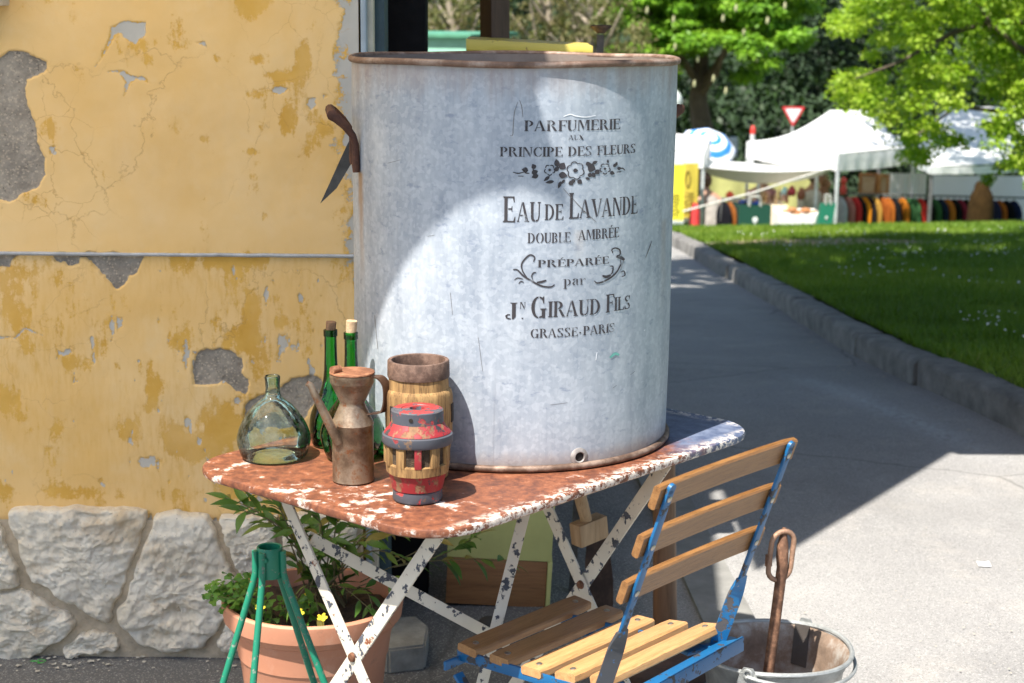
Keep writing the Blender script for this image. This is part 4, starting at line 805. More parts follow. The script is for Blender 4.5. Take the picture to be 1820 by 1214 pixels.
pd = (N_*LEAN+up_z*PH); pdn = pd.normalized(); face = N_*-1; face = (face-pdn*face.dot(pdn)).normalized()   # towards the sitter
for base, nm in ((BL, 'left'), (BR, 'right')):
    m_ = base+pd*.36; tp = base+pd*1.035
    b = MB(); b.bar(m_-pdn*.01, tp, .017, .0055, U_, .0018); b.lathe([(0, -.00275), (.0085, -.00275), (.0085, .00275), (0, .00275)], tp, 16, rot=up_z.rotation_difference(face)); b.build('back_post', BLUE, chair)
    b = MB(); n = 14; rr = []
    for i in range(n+1):                                        # flat bar that twists and runs on to become the front leg
        t = i/n; tw = -min(1, t*3.2)*math.radians(52); p = m_.lerp(base+pd*-.05, min(1, t*1.0)); wv = U_*math.cos(tw)+face*math.sin(tw); tv = pdn.cross(wv)
        rr.append(b.ring([p+wv*.0128+tv*.0026, p-wv*.0128+tv*.0026, p-wv*.0128-tv*.0026, p+wv*.0128-tv*.0026]))
    for p, q in zip(rr, rr[1:]): b.bridge(p, q)
    b.cap(rr[0][::-1]); b.cap(rr[-1]); b.build('post_shank', DKB if nm == 'left' else DKB2, chair)
    b = MB(); f_ = base-N_*.40+V((0, 0, -.45)); q = base-N_*.02; b.bar(q+V((0, 0, -.01)), V((f_.x, f_.y, .0)), .02, .006, U_, .001); b.build('front_leg', BLUE, chair)
    b = MB(); s0 = base-N_*.30+V((0, 0, -.035)); b.bar(s0, V((base.x, base.y, 0))+N_*.10, .02, .006, U_, .001); b.build('rear_leg', BLUE, chair)
    # seat rail under the slat ends, reaching past the post as a small point
    sgn = 1 if nm == 'right' else -1; b = MB(); r0 = base-U_*(.040*sgn)-N_*.335+V((0, 0, -.022)); r1 = base-U_*(.030*sgn)+N_*.03+V((0, 0, -.004)); b.bar(r0, r1, .006, .020, U_, .0015); b.build('seat_rail', BLUE, chair)
b = MB(); p0, p1 = BL-U_*.005+N_*.02+V((0, 0, -.006)), BR+U_*.028+N_*.02+V((0, 0, .004)); b.bar(p0, p1, .024, .006, N_, .001); b.build('rear_rail', BLUE, chair)
b = MB(); b.bar(p0+N_*.016+V((0, 0, -.004)), p1+N_*.014+V((0, 0, -.004)), .005, .026, N_, .001); b.build('rear_rail', BLUE, chair)
b = MB(); p = BR-U_*.06-N_*.02+V((0, 0, .004)); b.bar(BR-U_*.075-N_*.02, BR+U_*.012, .026, .006, N_, .001); b.build('hinge_plate', BLUE, chair)
b = MB(); b.bar(BL-N_*.33+V((0, 0, -.03)), BR-N_*.33+V((0, 0, -.03)), .016, .006, up_z, .001); b.build('front_rail', BLUE, chair)
for i, f in enumerate((.99, .765, .545)):
    wv = pdn; c = (BL+BR)/2+pd*f+face*.0105+U_*.004
    s = slat('back_slat', c, .385, .043, .013, U_, wv, OAK, bow=.0035)
    for base in (BL, BR): screw(s, base+pd*f-face*.003, -face, .0052)

# ================================================================== BUCKET with rod
GALV = plain('bucket_zinc', (.36, .37, .36), .5, .45, .3, 22, .4)
INR = rusty('bucket_inside', (.25, .175, .125), (.44, .41, .37), .75, .1, 12)
kc = PZ(1376, 1150, .23); kc = V((kc.x, kc.y, 0)); BH, BRD = .23, .158
buck = thing('bucket', 'old galvanised bucket with rusty inside, holding an iron rod, beside the chair', 'bucket', kc)
b = MB(); b.lathe([(.10, .0), (.11, .0), (.112, .012), (.118, .014), (BRD-.014, BH-.03), (BRD-.010, BH-.026), (BRD-.006, BH-.008), (BRD-.001, BH-.004)], kc, 72, wob=.004); b.build('body', GALV, buck)
b = MB(); b.lathe([(0, .012), (.112, .012), (BRD-.0185, BH-.04), (BRD-.0175, BH-.028), (BRD-.009, BH-.008), (BRD-.004, BH-.003)], kc, 72, wob=.004); b.build('inner_wall', INR, buck)
b = MB(); b.tube([kc+V((BRD*math.cos(a), BRD*math.sin(a), BH+.0025*math.sin(3*a))) for a in np.linspace(0, 2*math.pi, 72, endpoint=False)], .0052, 8, closed=True); b.build('rim', GALV, buck)
ears = []
for a in (R_(-117), R_(57)):
    o = V((math.cos(a), math.sin(a), 0)); tt = V((-math.sin(a), math.cos(a), 0)); p = kc+o*(BRD+.002)+V((0, 0, BH-.012))
    b = MB(); pl = [p+tt*x+V((0, 0, z))-o*(.0 if z > -.02 else .004) for x, z in [(-.024, -.042), (.024, -.042), (.026, -.02), (.017, .012), (.010, .024), (-.010, .024), (-.017, .012), (-.026, -.02)]]
    b.prism(pl, o*.003); e = b.build('ear', GALV, buck)
    for x in (-.014, .014):
        m2 = MB(); m2.lathe([(0, .0025), (.0045, .0015), (.005, 0)], p+tt*x+V((0, 0, -.03))+o*.003, 10, up_z.rotation_difference(o)); m2.build('rivet', GALV, e)
    b = MB(); b.tube([p+V((0, 0, .012))+o*.004+(tt*math.cos(q)+V((0, 0, 1))*math.sin(q))*.0085 for q in np.linspace(0, 2*math.pi, 14, endpoint=False)], .003, 6, closed=True); b.build('loop', GALV, e); ears.append((a, p+V((0, 0, .008))+o*.008))
b = MB(); a0, a1 = R_(-117), R_(57); b.tube([ears[0][1]]+[kc+V(((BRD+.008)*math.cos(a), (BRD+.008)*math.sin(a), BH-.006-.022*math.sin((a-a0)/(a1-a0)*math.pi))) for a in np.linspace(a0+.12, a1-.12, 26)]+[ears[1][1]], .0042, 8); b.build('bail', GALV, buck)
o_ = V((math.cos(R_(57)), math.sin(R_(57)), 0)); t_ = V((-o_.y, o_.x, 0)); b = MB(); pi = kc+o_*(BRD-.012)+V((0, 0, BH+.002))
b.prism([pi+t_*x+V((0, 0, z))+o_*(z*.16) for x, z in [(-.017, 0), (.017, 0), (.017, -.085), (-.017, -.088)]], -o_*.003); b.build('inner_bracket', plain('bracket_dark', (.10, .085, .075), .6, .4), buck)
RROD = rusty('rod_rust', (.17, .085, .05), (.36, .19, .11), .75, .25, 45)
r0, r1 = PY(1356, 1270, 3.25), PY(1390, 1010, 3.27); r1b, r2 = PY(1391, 970, 3.275), PY(1394, 938, 3.28); r0 = r1+(r0-r1)*((r1.z-.03)/(r1.z-r0.z))
rod = thing('iron_rod', 'rusty iron rod with a link through its eye standing in the bucket', 'rod', r0)
b = MB(); b.tube([r0, r0.lerp(r1, .7), r1, r1.lerp(r1b, .5), r1b, r2], [.0118, .0112, .0112, .0128, .0118, .004], 14); b.build('shaft', RROD, rod)
lc = PY(1388, 987, 3.272); b = MB(); hw, hh = .024, .051
path = [(hw, y) for y in np.linspace(-(hh-hw), hh-hw, 5)]+[(hw*math.cos(a), hh-hw+hw*math.sin(a)) for a in np.linspace(0, math.pi, 11)[1:-1]]+[(-hw, y) for y in np.linspace(hh-hw, -(hh-hw), 5)]+[(-hw*math.cos(a), -(hh-hw)-hw*math.sin(a)) for a in np.linspace(0, math.pi, 11)[1:-1]]
ux, uz = V((.97, .22, .0)), V((.02, .03, 1)); pos = [lc+ux*(x+.004*(y/hh))+uz*y+V((0, -.002, 0)) for x, y in path]
b.tube(pos, .0055, 10, closed=True, up=V((0, 1, 0))); lk = b.build('link', plain('link_rust', (.34, .20, .13), .6, .4, .4, 40, .4), rod)
b = MB(); q = lc+ux*(-hw-.002)+uz*-.009; b.tube([q-uz*.012, q+uz*.012], .0072, 6); b.build('screw_sleeve', RROD, lk)

# ================================================================== POT, PLANTS
g = G('terracotta_plastic'); n = g.noise(5, 7, .7); c = g.mix(g.step(n, .3, .7), (.47, .20, .115), (.56, .26, .16)); c = g.mix(g.math('MULTIPLY', g.step(g.noise(9, 8, .75, g.map((1, 1, .5))), .54, .70), .35), c, (.66, .48, .38)); c = g.mix(g.math('MULTIPLY', g.step(g.noise(30, 6, .75), .58, .70), .45), c, (.26, .15, .10)); g.set(c, g.mix(n, .5, .8)); g.bump(n, .1, .003); TERR = g.m
pc = PZ(556, 1058, .30); pc = V((pc.x, pc.y, 0)); PR, PHt = .191, .30
pot = thing('flower_pot', 'large terracotta coloured round flower pot under the table by the stone wall', 'flower pot', pc)
b = MB(); b.lathe([(0, .02), (.125, .02), (.128, 0), (.135, 0), (.160, PHt-.085), (.166, PHt-.075), (.168, PHt-.06), (.176, PHt-.055), (.178, PHt-.048), (.187, PHt-.040), (PR, PHt-.012), (PR, PHt-.004), (PR-.005, PHt), (PR-.014, PHt-.002), (PR-.02, PHt-.03), (PR-.032, PHt-.12)], pc, 80); b.build('wall', TERR, pot)
b = MB(); b.grid(lambda u, v: pc+V(((PR-.024)*v*math.cos(2*math.pi*u), (PR-.024)*v*math.sin(2*math.pi*u), PHt-.035+.014*(float(fbm(u*0+math.cos(2*math.pi*u)*v*9, math.sin(2*math.pi*u)*v*9, 80, 4))-.5)*2)), 48, 12, cu=True); b.build('soil', plain('potting_soil', (.07, .045, .03), .95, 0, .5, 60, .9), pot)
def leafmesh(name, L, W, mat, fold=.25, droop=.25, tint=.5):
    st = [(0, .0), (.12, .42), (.3, .86), (.48, 1), (.68, .78), (.86, .36), (1, 0)]; Vt, Fc = [], []
    for t, w in st:
        z = -droop*L*t*t
        Vt += [(t*L, -w*W/2, z+fold*w*W/2), (t*L, 0, z), (t*L, w*W/2, z+fold*w*W/2)]
    for i in range(len(st)-1):
        for k in (0, 1): Fc.append((i*3+k, i*3+k+1, i*3+k+4, i*3+k+3))
    me = bpy.data.meshes.new(name); me.from_pydata(Vt, [], Fc); me.materials.append(mat); me.polygons.foreach_set('use_smooth', [True]*len(Fc))
    at = me.attributes.new('tint', 'FLOAT', 'POINT'); at.data.foreach_set('value', [tint]*len(Vt)); return me
LEAF = leafmat('nandina_leaf', [(.040, .105, .018), (.075, .17, .03), (.15, .25, .045), (.25, .21, .055), (.26, .12, .05)], .3, .42)
lm = [leafmesh('leaf', 1, .30, LEAF, .3, .22, t) for t in (.02, .15, .28, .4, .55)]; lm += [leafmesh('leaf', 1, .36, LEAF, .25, .35, t) for t in (.1, .3, .75)]
STEM = plain('plant_stem', (.13, .11, .05), .7, 0, .3, 40)
nand = thing('nandina_shrub', 'leafy shrub with slender pointed leaves growing in the flower pot', 'plant', pc+V((0, 0, PHt-.03)))
RL = random.Random(11)
def orient(d, roll=0, up=V((0, 0, 1))):
    d = d.normalized(); y = up.cross(d); y = y.normalized() if y.length > 1e-3 else V((0, 1, 0)); z = d.cross(y); return Matrix((d, y, z)).transposed().to_quaternion() @ Quaternion((1, 0, 0), roll)
def sprig(pts, nl, L, rad=.0016, spread=.9, first=.35, reddish=False, pick=None):
    pts = [V(p) for p in pts]; P = []
    for i in range(len(pts)-1):
        p0, p1, p2, p3 = pts[max(0, i-1)], pts[i], pts[i+1], pts[min(len(pts)-1, i+2)]
        for u in np.linspace(0, 1, 5, endpoint=False): P.append(.5*((2*p1)+(p2-p0)*u+(2*p0-5*p1+4*p2-p3)*u*u+(3*p1-p0-3*p2+p3)*u**3))
    P.append(pts[-1]); mb = MB(); mb.tube(P, [rad*(1-.55*i/len(P)) for i in range(len(P))], 5); mb.build('stem', STEM, nand)
    for k in range(nl):
        t = first+(1-first)*k/max(1, nl-1); i = min(len(P)-2, int(t*(len(P)-1))); p = P[i]; d = (P[i+1]-P[i]).normalized(); side = 1 if k % 2 else -1
        s = d.cross(V((0, 0, 1))); s = s.normalized() if s.length > .1 else V((1, 0, 0))
        dr = (d*RL.uniform(.35, .8)+s*side*RL.uniform(.5, 1)*spread+V((0, 0, RL.uniform(-.35, .45)))) if k < nl-1 else d
        l = L*RL.uniform(.7, 1.15); m_ = RL.choice(lm if not reddish else [lm[3], lm[4], lm[7], lm[2]])
        inst('leaf', m_, nand, p, orient(dr, RL.uniform(-.7, .7)), l)
top = V((pc.x+.02, pc.y+.03, PHt-.03))
def to(x, y, Y): return PY(x, y, Y)
# main canes fan out under the table top, then the side sprays
for (x, y, Y, nl, L, red) in [(400, 884, 3.42, 9, .055, True), (452, 872, 3.45, 8, .05, False), (425, 905, 3.36, 8, .05, False), (495, 900, 3.4, 9, .05, False), (540, 905, 3.36, 9, .05, False), (560, 930, 3.5, 8, .05, False), (600, 925, 3.42, 9, .05, False), (640, 930, 3.5, 9, .05, False), (690, 945, 3.46, 8, .048, True), (520, 945, 3.3, 8, .05, False), (590, 960, 3.3, 9, .05, False), (655, 965, 3.36, 8, .05, False), (470, 930, 3.5, 8, .05, False), (700, 985, 3.4, 8, .045, True), (560, 985, 3.28, 8, .045, False), (620, 1000, 3.3, 8, .045, False), (500, 1010, 3.34, 7, .045, False), (455, 900, 3.56, 7, .05, False), (730, 930, 3.56, 7, .05, False), (600, 890, 3.58, 6, .05, False)]:
    e = to(x, y, Y); mid = top.lerp(e, .5)+V((RL.uniform(-.03, .03), RL.uniform(-.02, .02), .06)); sprig([top+V((RL.uniform(-.05, .05), RL.uniform(-.04, .03), 0)), mid, e], nl+2, L*1.15, .0022, first=.25, reddish=red)
sprig([to(640, 1035, 3.45), to(705, 1005, 3.55), to(770, 997, 3.62), to(840, 994, 3.65), to(905, 1000, 3.66)], 15, .066, .0015, 1.0, .3)
sprig([to(700, 1008, 3.54), to(775, 990, 3.6), to(822, 968, 3.62), to(850, 950, 3.62)], 10, .06, .0013, 1, .5)
sprig([to(700, 1000, 3.5), to(750, 975, 3.55), to(790, 950, 3.58), to(812, 930, 3.58)], 9, .055, .0013, 1, .5)
for x0, y0, x1, y1, x2, y2, nl in [(560, 1065, 600, 1040, 660, 1085, 7), (600, 1060, 650, 1050, 668, 1112, 6), (545, 1055, 545, 1040, 520, 1075, 5), (570, 1060, 560, 1055, 568, 1098, 4), (620, 1050, 680, 1030, 720, 1050, 6)]: sprig([to(x0, y0, 3.4), to(x1, y1, 3.32), to(x2, y2, 3.27)], nl, .042, .0013, 1, .35)
for x, y, x2, y2 in [(565, 780, 592, 688), (560, 800, 560, 760)]: sprig([top, to(560, 900, 3.55), to(x, y, 3.58), to(x2, y2, 3.6)], 2, .035, .0014, 1, .9, True)
# clover: three-lobed leaves at the left of the pot
CLOV = leafmat('clover_leaf', [(.05, .14, .02), (.10, .24, .03), (.17, .33, .05)], .3, .45)
def clover(t):
    Vt, Fc = [(0, 0, 0)], []
    for k in range(3):
        a = 2*math.pi*k/3; o = len(Vt)
        for da, r, z in ((-.55, .55, -.06), (-.62, .9, -.16), (-.3, 1.05, -.05), (0, .92, .04), (.3, 1.05, -.05), (.62, .9, -.16), (.55, .55, -.06)): Vt.append((r*math.cos(a+da), r*math.sin(a+da), z))
        Fc += [(0, o, o+1, o+2), (0, o+2, o+3), (0, o+3, o+4), (0, o+4, o+5, o+6)]
    me = bpy.data.meshes.new('leaf'); me.from_pydata(Vt, [], Fc); me.materials.append(CLOV); at = me.attributes.new('tint', 'FLOAT', 'POINT'); at.data.foreach_set('value', [t]*len(Vt)); return me
cm = [clover(t) for t in (.1, .5, .9)]
clv = thing('clover_plant', 'bushy green clover with small yellow flowers at the front edge of the flower pot', 'plant', pc+V((-.1, -.08, PHt-.03)))
CST = plain('clover_stalk', (.16, .2, .06), .6)
for k in range(84):
    if k < 54: x, y, Y = RL.gauss(412, 24), RL.gauss(1050, 20), RL.uniform(3.27, 3.42)
    else: x, y, Y = RL.uniform(440, 560), RL.gauss(1078, 13), RL.uniform(3.26, 3.36)
    x = max(370, x); p = to(x, y, Y); dr = V((RL.uniform(-.6, .6), RL.uniform(-.9, .2), 1))
    inst('leaf', RL.choice(cm), clv, p, orient(V((1, 0, .1*RL.uniform(-1, 1))), 0) @ V((0, 0, 1)).rotation_difference(dr.normalized()) @ Quaternion((0, 0, 1), RL.uniform(0, 6)), RL.uniform(.014, .021))
    if k % 2 == 0:
        mb = MB(); q = pc+V((RL.uniform(-.14, -.06), RL.uniform(-.12, -.02), PHt-.035)) if k < 54 else V((p.x, p.y+.02, PHt-.04)); mb.tube([q, q.lerp(p, .6)+V((0, 0, .015)), p], .0009, 4); mb.build('stalk', CST, clv)
YEL = plain('yellow_petal', (.75, .6, .03), .6); 
for x, y, Y in [(463, 1081, 3.255), (532, 1091, 3.25), (573, 1099, 3.245), (548, 1061, 3.35)]:
    p = to(x, y, Y); mb = MB()
    for k in range(5):
        a = 2*math.pi*k/5; d = V((math.cos(a), math.sin(a)*.5-.3, .35+.5*math.sin(a))).normalized(); s = V((-math.sin(a), .3*math.cos(a), .8*math.cos(a))).normalized()
        mb.face([p, p+d*.006+s*.0035, p+d*.0115+s*.002, p+d*.0115-s*.002, p+d*.006-s*.0035])
    mb.tube([p, p+V((0, .01, -.03))], .0008, 4); mb.build('flower', YEL, clv, smooth=False)
# wall plant shadows aside, small loose block, stones and litter on the ground
b = MB(); zt = .062; tp_ = [PZ(x, y, zt) for x, y in [(685, 1097), (740, 1094), (762, 1112), (756, 1146), (690, 1154), (650, 1140), (648, 1108)]]; bt = [V((p.x, p.y, 0)) for p in tp_]
b.prism(tp_, (0, 0, -zt)); bmesh.ops.bevel(b.bm, geom=list(b.bm.edges), offset=.005, segments=2, affect='EDGES'); tag(b.build('concrete_block', plain('block_concrete', (.27, .26, .235), .9, 0, .3, 18, .7), origin=(tp_[0].x, tp_[0].y, 0)), 'grey concrete paving block lying behind the flower pot', 'block')
def rock(name, c, r, mat, label, cat):
    mb = MB(); bmesh.ops.create_icosphere(mb.bm, subdivisions=3, radius=r)
    for v in mb.bm.verts: v.co *= .8+.5*float(fbm(v.co.x/r*1.3+c.x*9, v.co.y/r*1.3+v.co.z/r, 82, 3)); v.co.z *= .7; v.co += c
    return tag(mb.build(name, mat, origin=(c.x, c.y, 0)), label, cat)
rock('stone', PZ(868, 1118, .0)+V((0, 0, .012)), .028, plain('dark_stone', (.05, .045, .04), .9), 'small dark stone on the asphalt under the table', 'stone')
# green iron stand
GRN = chipped('green_iron', (.010, .20, .115), (.13, .18, .14), .595, 70, (.2, .08, .04), .4, .03, .655)
gz = .535; gc = PY(479, 972, 3.0); gz = gc.z
stand = thing('parasol_stand', 'green painted iron four legged stand with a ring collar, in front of the flower pot', 'stand', V((gc.x, gc.y, 0)))
b = MB(); b.lathe([(.0195, -.056), (.0235, -.057), (.0240, -.054), (.0238, 0), (.0228, .0015), (.0200, 0), (.0195, -.056)], gc, 40); b.build('collar', GRN, stand)
for a, dx, dy in ((-2.75, -.066, -.03), (-1.95, -.015, -.07), (-.35, .085, -.035), (1.2, .05, .055)):
    o = V((math.cos(a), math.sin(a), 0)); p0 = gc+o*.027+V((0, 0, -.004)); p1 = gc+o*.028+V((0, 0, -.052)); p2 = V((gc.x+o.x*.03+dx*2.15, gc.y+o.y*.03+dy*2.15, .004))
    b = MB(); b.tube([p0, p0.lerp(p1, .9), p1+(p2-p1)*.03, p1.lerp(p2, .4), p2], .0064, 12); b.build('leg', GRN, stand)
b = MB(); a = -1.75; o = V((math.cos(a), math.sin(a), 0)); b.lathe([(0, .006), (.004, .0055), (.0055, .003), (.006, 0)], gc+o*.0237+V((0, 0, -.018)), 8, up_z.rotation_difference(o)); b.build('bolt', GRN, stand)

# ================================================================== BEHIND THE TUB
YELP = chipped('yellow_green_paint', (.62, .60, .22), (.14, .09, .05), .67, 22, (.3, .22, .1), .55)
YELT = chipped('worn_yellow_paint', (.62, .50, .10), (.12, .06, .04), .63, 30, (.2, .12, .07), .5)
WPL = wood('pine_plinth', (.20, .085, .03), (.34, .16, .06), 0, 26, .6, .6)
c0, c1 = PZ(790, 1078, 0), PZ(975, 1079, 0); cab = thing('yellow_cabinet', 'tall pale yellow painted cabinet with a bare wood plinth standing behind the tub', 'cabinet', (c0+c1)/2)
tilt = R_(2.7); Rt = Matrix.Rotation(tilt, 3, 'Y'); cw = (c1-c0).x; cb = V((c0.x+cw/2, c0.y+.12, 0))
zc = PY(930, 86, c0.y).z
def cbx(mb, x, z, sx, sz, y=0, sy=.24, bev=.002): return mb.box(cb+Rt @ V((x, y, z)), (sx, sy, sz), Rt, bev)
b = MB(); cbx(b, -.004, .065, cw-.012, .125, 0, .236); b.build('plinth', WPL, cab)
b = MB(); cbx(b, 0, (.128+zc-.03)/2, cw, zc-.158, 0, .24, .003); b.build('body', YELP, cab)
b = MB(); cbx(b, cw/2-.003, .065, .012, .126, -.002, .24); b.build('side_strip', YELP, cab)
b = MB(); Lc = cw+.036
pr = [(0, -.035), (-.006, -.03), (-.004, -.014), (-.014, -.006), (-.016, .004), (-.014, .012), (.10, .012), (.26, .012), (.26, -.035)]
rr = []
for s in np.linspace(-1, 1, 16):
    e = .012 if abs(s) == 1 else 0
    rr.append(b.ring([cb+Rt @ V((s*Lc/2+.004, 0, zc))+V((0, -.125+y*(1.2), z*1.35+.003*(float(fbm(s*9+y*30, z*40, 84, 3))-.5))) for y, z in pr]))
for p, q in zip(rr, rr[1:]): b.bridge(p, q)
b.cap(rr[0][::-1]); b.cap(rr[-1]); b.build('cornice', YELT, cab)
BLK = plain('black_stained_wood', (.008, .0075, .009), .75, 0, .4, 20, spec=.12)
p, q = PY(683, 50, 4.2), PY(757, 50, 4.2); b = MB(); b.box(((p.x+q.x)/2, 4.255, 1.48), (q.x-p.x, .11, 3.06), bev=.006); tag(b.build('porch_post', BLK, origin=((p.x+q.x)/2, 4.255, -.05)), 'broad black post rising between the house corner and the tub', 'post', 'posts of the porch')
g = None; p, q = PY(852, 30, 4.72), PY(906, 30, 4.72); b = MB(); w_ = (q.x-p.x)/1.36; b.box(((p.x+q.x)/2, 4.78, 1.48), (w_, w_, 3.06), Matrix.Rotation(R_(33), 3, 'Z') @ Matrix.Rotation(R_(-.8), 3, 'Y'), .004)
tag(b.build('porch_post', wood('brown_post_wood', (.05, .026, .018), (.10, .055, .036), 2, 22, .65), origin=((p.x+q.x)/2, 4.78, -.05)), 'brown square post rising above the yellow cornice behind the tub', 'post', 'posts of the porch')
IRON = plain('dark_forged_iron', (.085, .075, .07), .6, .5, .4, 30, .5)
s0, s1 = PZ(1017, 1052, 0), PY(1068, 46, 4.26); stake = thing('iron_stake', 'tall dark iron stake with a flat round head standing behind the tub', 'stake', s0)
b = MB(); d = (s1-s0); b.tube([s0, s0+d*.5, s0+d*.985], .0125, 4, up=V((1, 1, 0))); b.build('shaft', IRON, stake)
b = MB(); b.lathe([(.009, -.014), (.018, -.006), (.027, .001), (.028, .004), (.024, .006), (0, .004)], s1+V((0, 0, -.004)), 24); b.build('head', rusty('stake_rust', (.08, .05, .04), (.2, .12, .09)), stake)
# mallet hanging under the table
MW = wood('pale_beech', (.30, .18, .09), (.46, .31, .18), 2, 40, .6, .4)
m0, m1 = PY(1046, 938, 3.34), PY(1018, 835, 3.30); mal = thing('wooden_mallet', 'pale wooden mallet hanging head down beneath the table', 'mallet', m0)
b = MB(); b.tube([m0, m0.lerp(m1, .4), m1, m1+(m1-m0)*.45], [.0115, .0135, .0125, .012], 12); b.build('handle', MW, mal)
dm = (m0-m1).normalized(); b = MB(); b.box(m0+dm*.006, (.034, .075, .048), Matrix.Rotation(R_(-52), 3, 'Z') @ Matrix.Rotation(R_(8), 3, 'X'), .003); b.build('head', MW, mal)
b = MB(); h0 = m1+(m1-m0)*.42; b.tube([h0, V((h0.x+.002, h0.y, TZ-.012))], .0015, 5); b.build('cord', plain('cord', (.25, .2, .13), .9), mal)
# dark rusted blade and the wooden pole on its round foot
BLR = rusty('old_blade_rust', (.05, .03, .022), (.11, .065, .045), .8, .3, 14)
b = MB(); b.prism([PY(x, y, 4.05) for x, y in [(1050, 925), (1072, 935), (1083, 975), (1090, 1030), (1090, 1072), (1086, 1112), (1050, 1110), (1042, 1060), (1040, 1000), (1044, 955)]], (0, .012, 0)); tag(b.build('rusty_blade', BLR, origin=PY(1068, 1110, 4.05)), 'broad dark rusty blade standing upright under the table', 'blade')
PW = wood('brown_turned_wood', (.12, .055, .025), (.24, .12, .055), 2, 22, .5, .6); FW = wood('dark_foot_wood', (.045, .022, .013), (.10, .05, .03), 0, 18, .6, .6)
fc_ = PZ(1172, 1128, .10); pole = thing('pole_stand', 'thick brown wooden pole standing on a dark round wooden foot behind the chair', 'stand', V((fc_.x, fc_.y, 0)))
b = MB(); b.lathe([(.085, 0), (.115, .004), (.118, .03), (.108, .065), (.08, .09), (.045, .1), (0, .1)], (fc_.x, fc_.y, 0), 48, wob=.01); b.build('foot', FW, pole)
p0, p1 = V((fc_.x+.014, fc_.y+.005, .09)), PY(1180, 760, fc_.y+.02); b = MB(); b.tube([p0, p0.lerp(p1, .5), p1], [.0285, .0265, .025], 20); b.build('pole', PW, pole)
# small litter
b = MB()
for k in range(70):
    x, y = RL.gauss(110, 75), RL.gauss(1172, 12)
    if k > 45: x, y = RL.uniform(0, 420), RL.uniform(1163, 1200)
    if y < 1162 or x < -40: continue
    p = PZ(x, y, .003); s = RL.uniform(.002, .008) if k < 60 else .003; a = RL.uniform(0, 6); n = RL.randint(3, 5)
    b.face([p+V((s*RL.uniform(.6, 1.2)*math.cos(a+6.28*i/n), s*RL.uniform(.6, 1.2)*math.sin(a+6.28*i/n), .001+.002*RL.random())) for i in range(n)])
tag(b.build('plaster_flakes', plain('flake_white', (.55, .52, .45), .9, 0, .3, 200), origin=(-1, 3.7, 0)), 'pale flakes of fallen plaster along the foot of the stone wall', None, None, 'stuff')
b = MB(); p = PZ(68, 1175, .006); b.tube([p+V((.012*math.cos(a)+.006*math.cos(3*a), .006*math.sin(2*a), .003*math.sin(a))) for a in np.linspace(0, 6, 22)], .0011, 5); tag(b.build('green_twine', plain('green_plastic', (.05, .4, .05), .4), origin=p), 'small tangle of green twine on the ground by the stone wall', 'twine')
b = MB(); p = PZ(1748, 1003, .004); b.prism([p+V(q) for q in [(-.018, -.016, 0), (.016, -.02, 0), (.02, .018, .003), (.004, .014, 0), (-.014, .02, .002)]], (0, 0, .0012)); tag(b.build('paper_scrap', plain('paper', (.8, .8, .78), .8), origin=p), 'white scrap of paper lying on the sunlit asphalt', 'paper')
b = MB()
for k in range(60):
    p = PZ(RL.uniform(1250, 1815), RL.uniform(860, 1210), .0); s = RL.uniform(.0015, .004); a = RL.uniform(0, 6); b.face([p+V((s*math.cos(a+i*1.57)*RL.uniform(.6, 1.3), s*math.sin(a+i*1.57), .006)) for i in range(4)])
for k in range(50):
    y = RL.uniform(5, 16); p = V((float(xk(y))-RL.uniform(.01, .25)**1.0, y, float(zg(y))+.008)); s = RL.uniform(.004, .012); a = RL.uniform(0, 6); b.face([p+V((s*math.cos(a+i*1.57)*RL.uniform(.6, 1.3), s*math.sin(a+i*1.57), .003)) for i in range(4)])
tag(b.build('path_crumbs', plain('crumb', (.42, .36, .28), .9, 0, .5, 300), origin=(1, 4, 0)), 'scattered crumbs and dry petals on the path', None, None, 'stuff')

# ================================================================== LAWN GROWTH
def frand(n): return RNG.random(n)
N = 340000; Y = 5.4+17.6*frand(N)**1.15; xr = .315*Y+2.6; X = xk(Y)+.14+(xr-xk(Y)-.14)*frand(N)
m = xr > xk(Y)+.2; X, Y = X[m], Y[m]; nb = fbm(X*2.1, Y*2.1, 30, 3); bare = ((X-2.8)/1.1)**2+((Y-15.6)/.75)**2+(nb-.5)*2 < 1; m = ~(bare & (frand(len(X)) > .12)); X, Y = X[m], Y[m]; n = len(X)
Z = zl(X, Y); tuft = fbm(X*3, Y*3, 35, 3); hgt = (.022+.045*frand(n)*tuft*1.6)*(1+.5*(Y > 20.5)); a = frand(n)*6.283; w = .0022+.002*frand(n)+Y*.00012; la = frand(n)*6.283; le = hgt*(.2+.7*frand(n))
B = np.stack([X, Y, Z-.004], -1); dx = np.stack([np.cos(a)*w, np.sin(a)*w, 0*w], -1); tip = np.stack([X+np.cos(la)*le, Y+np.sin(la)*le, Z+hgt], -1)
Vt = np.stack([B-dx, B+dx, tip], 1).reshape(-1, 3); GRASS = leafmat('grass_blade', [(.075, .15, .016), (.14, .25, .022), (.24, .34, .036), (.36, .38, .11)], .35, .5)
t = np.clip(.35+.9*(fbm(X*.9, Y*.9, 37, 4)-.5)+.25*(frand(n)-.5)+.35*(frand(n) > .96), 0, 1)
tag(npmesh('grass', Vt, np.arange(n*3).reshape(-1, 3), GRASS, dict(tint=np.repeat(t, 3))), 'short green lawn grass beyond the kerb', None, None, 'stuff')
b = MB(); rl = random.Random(5)
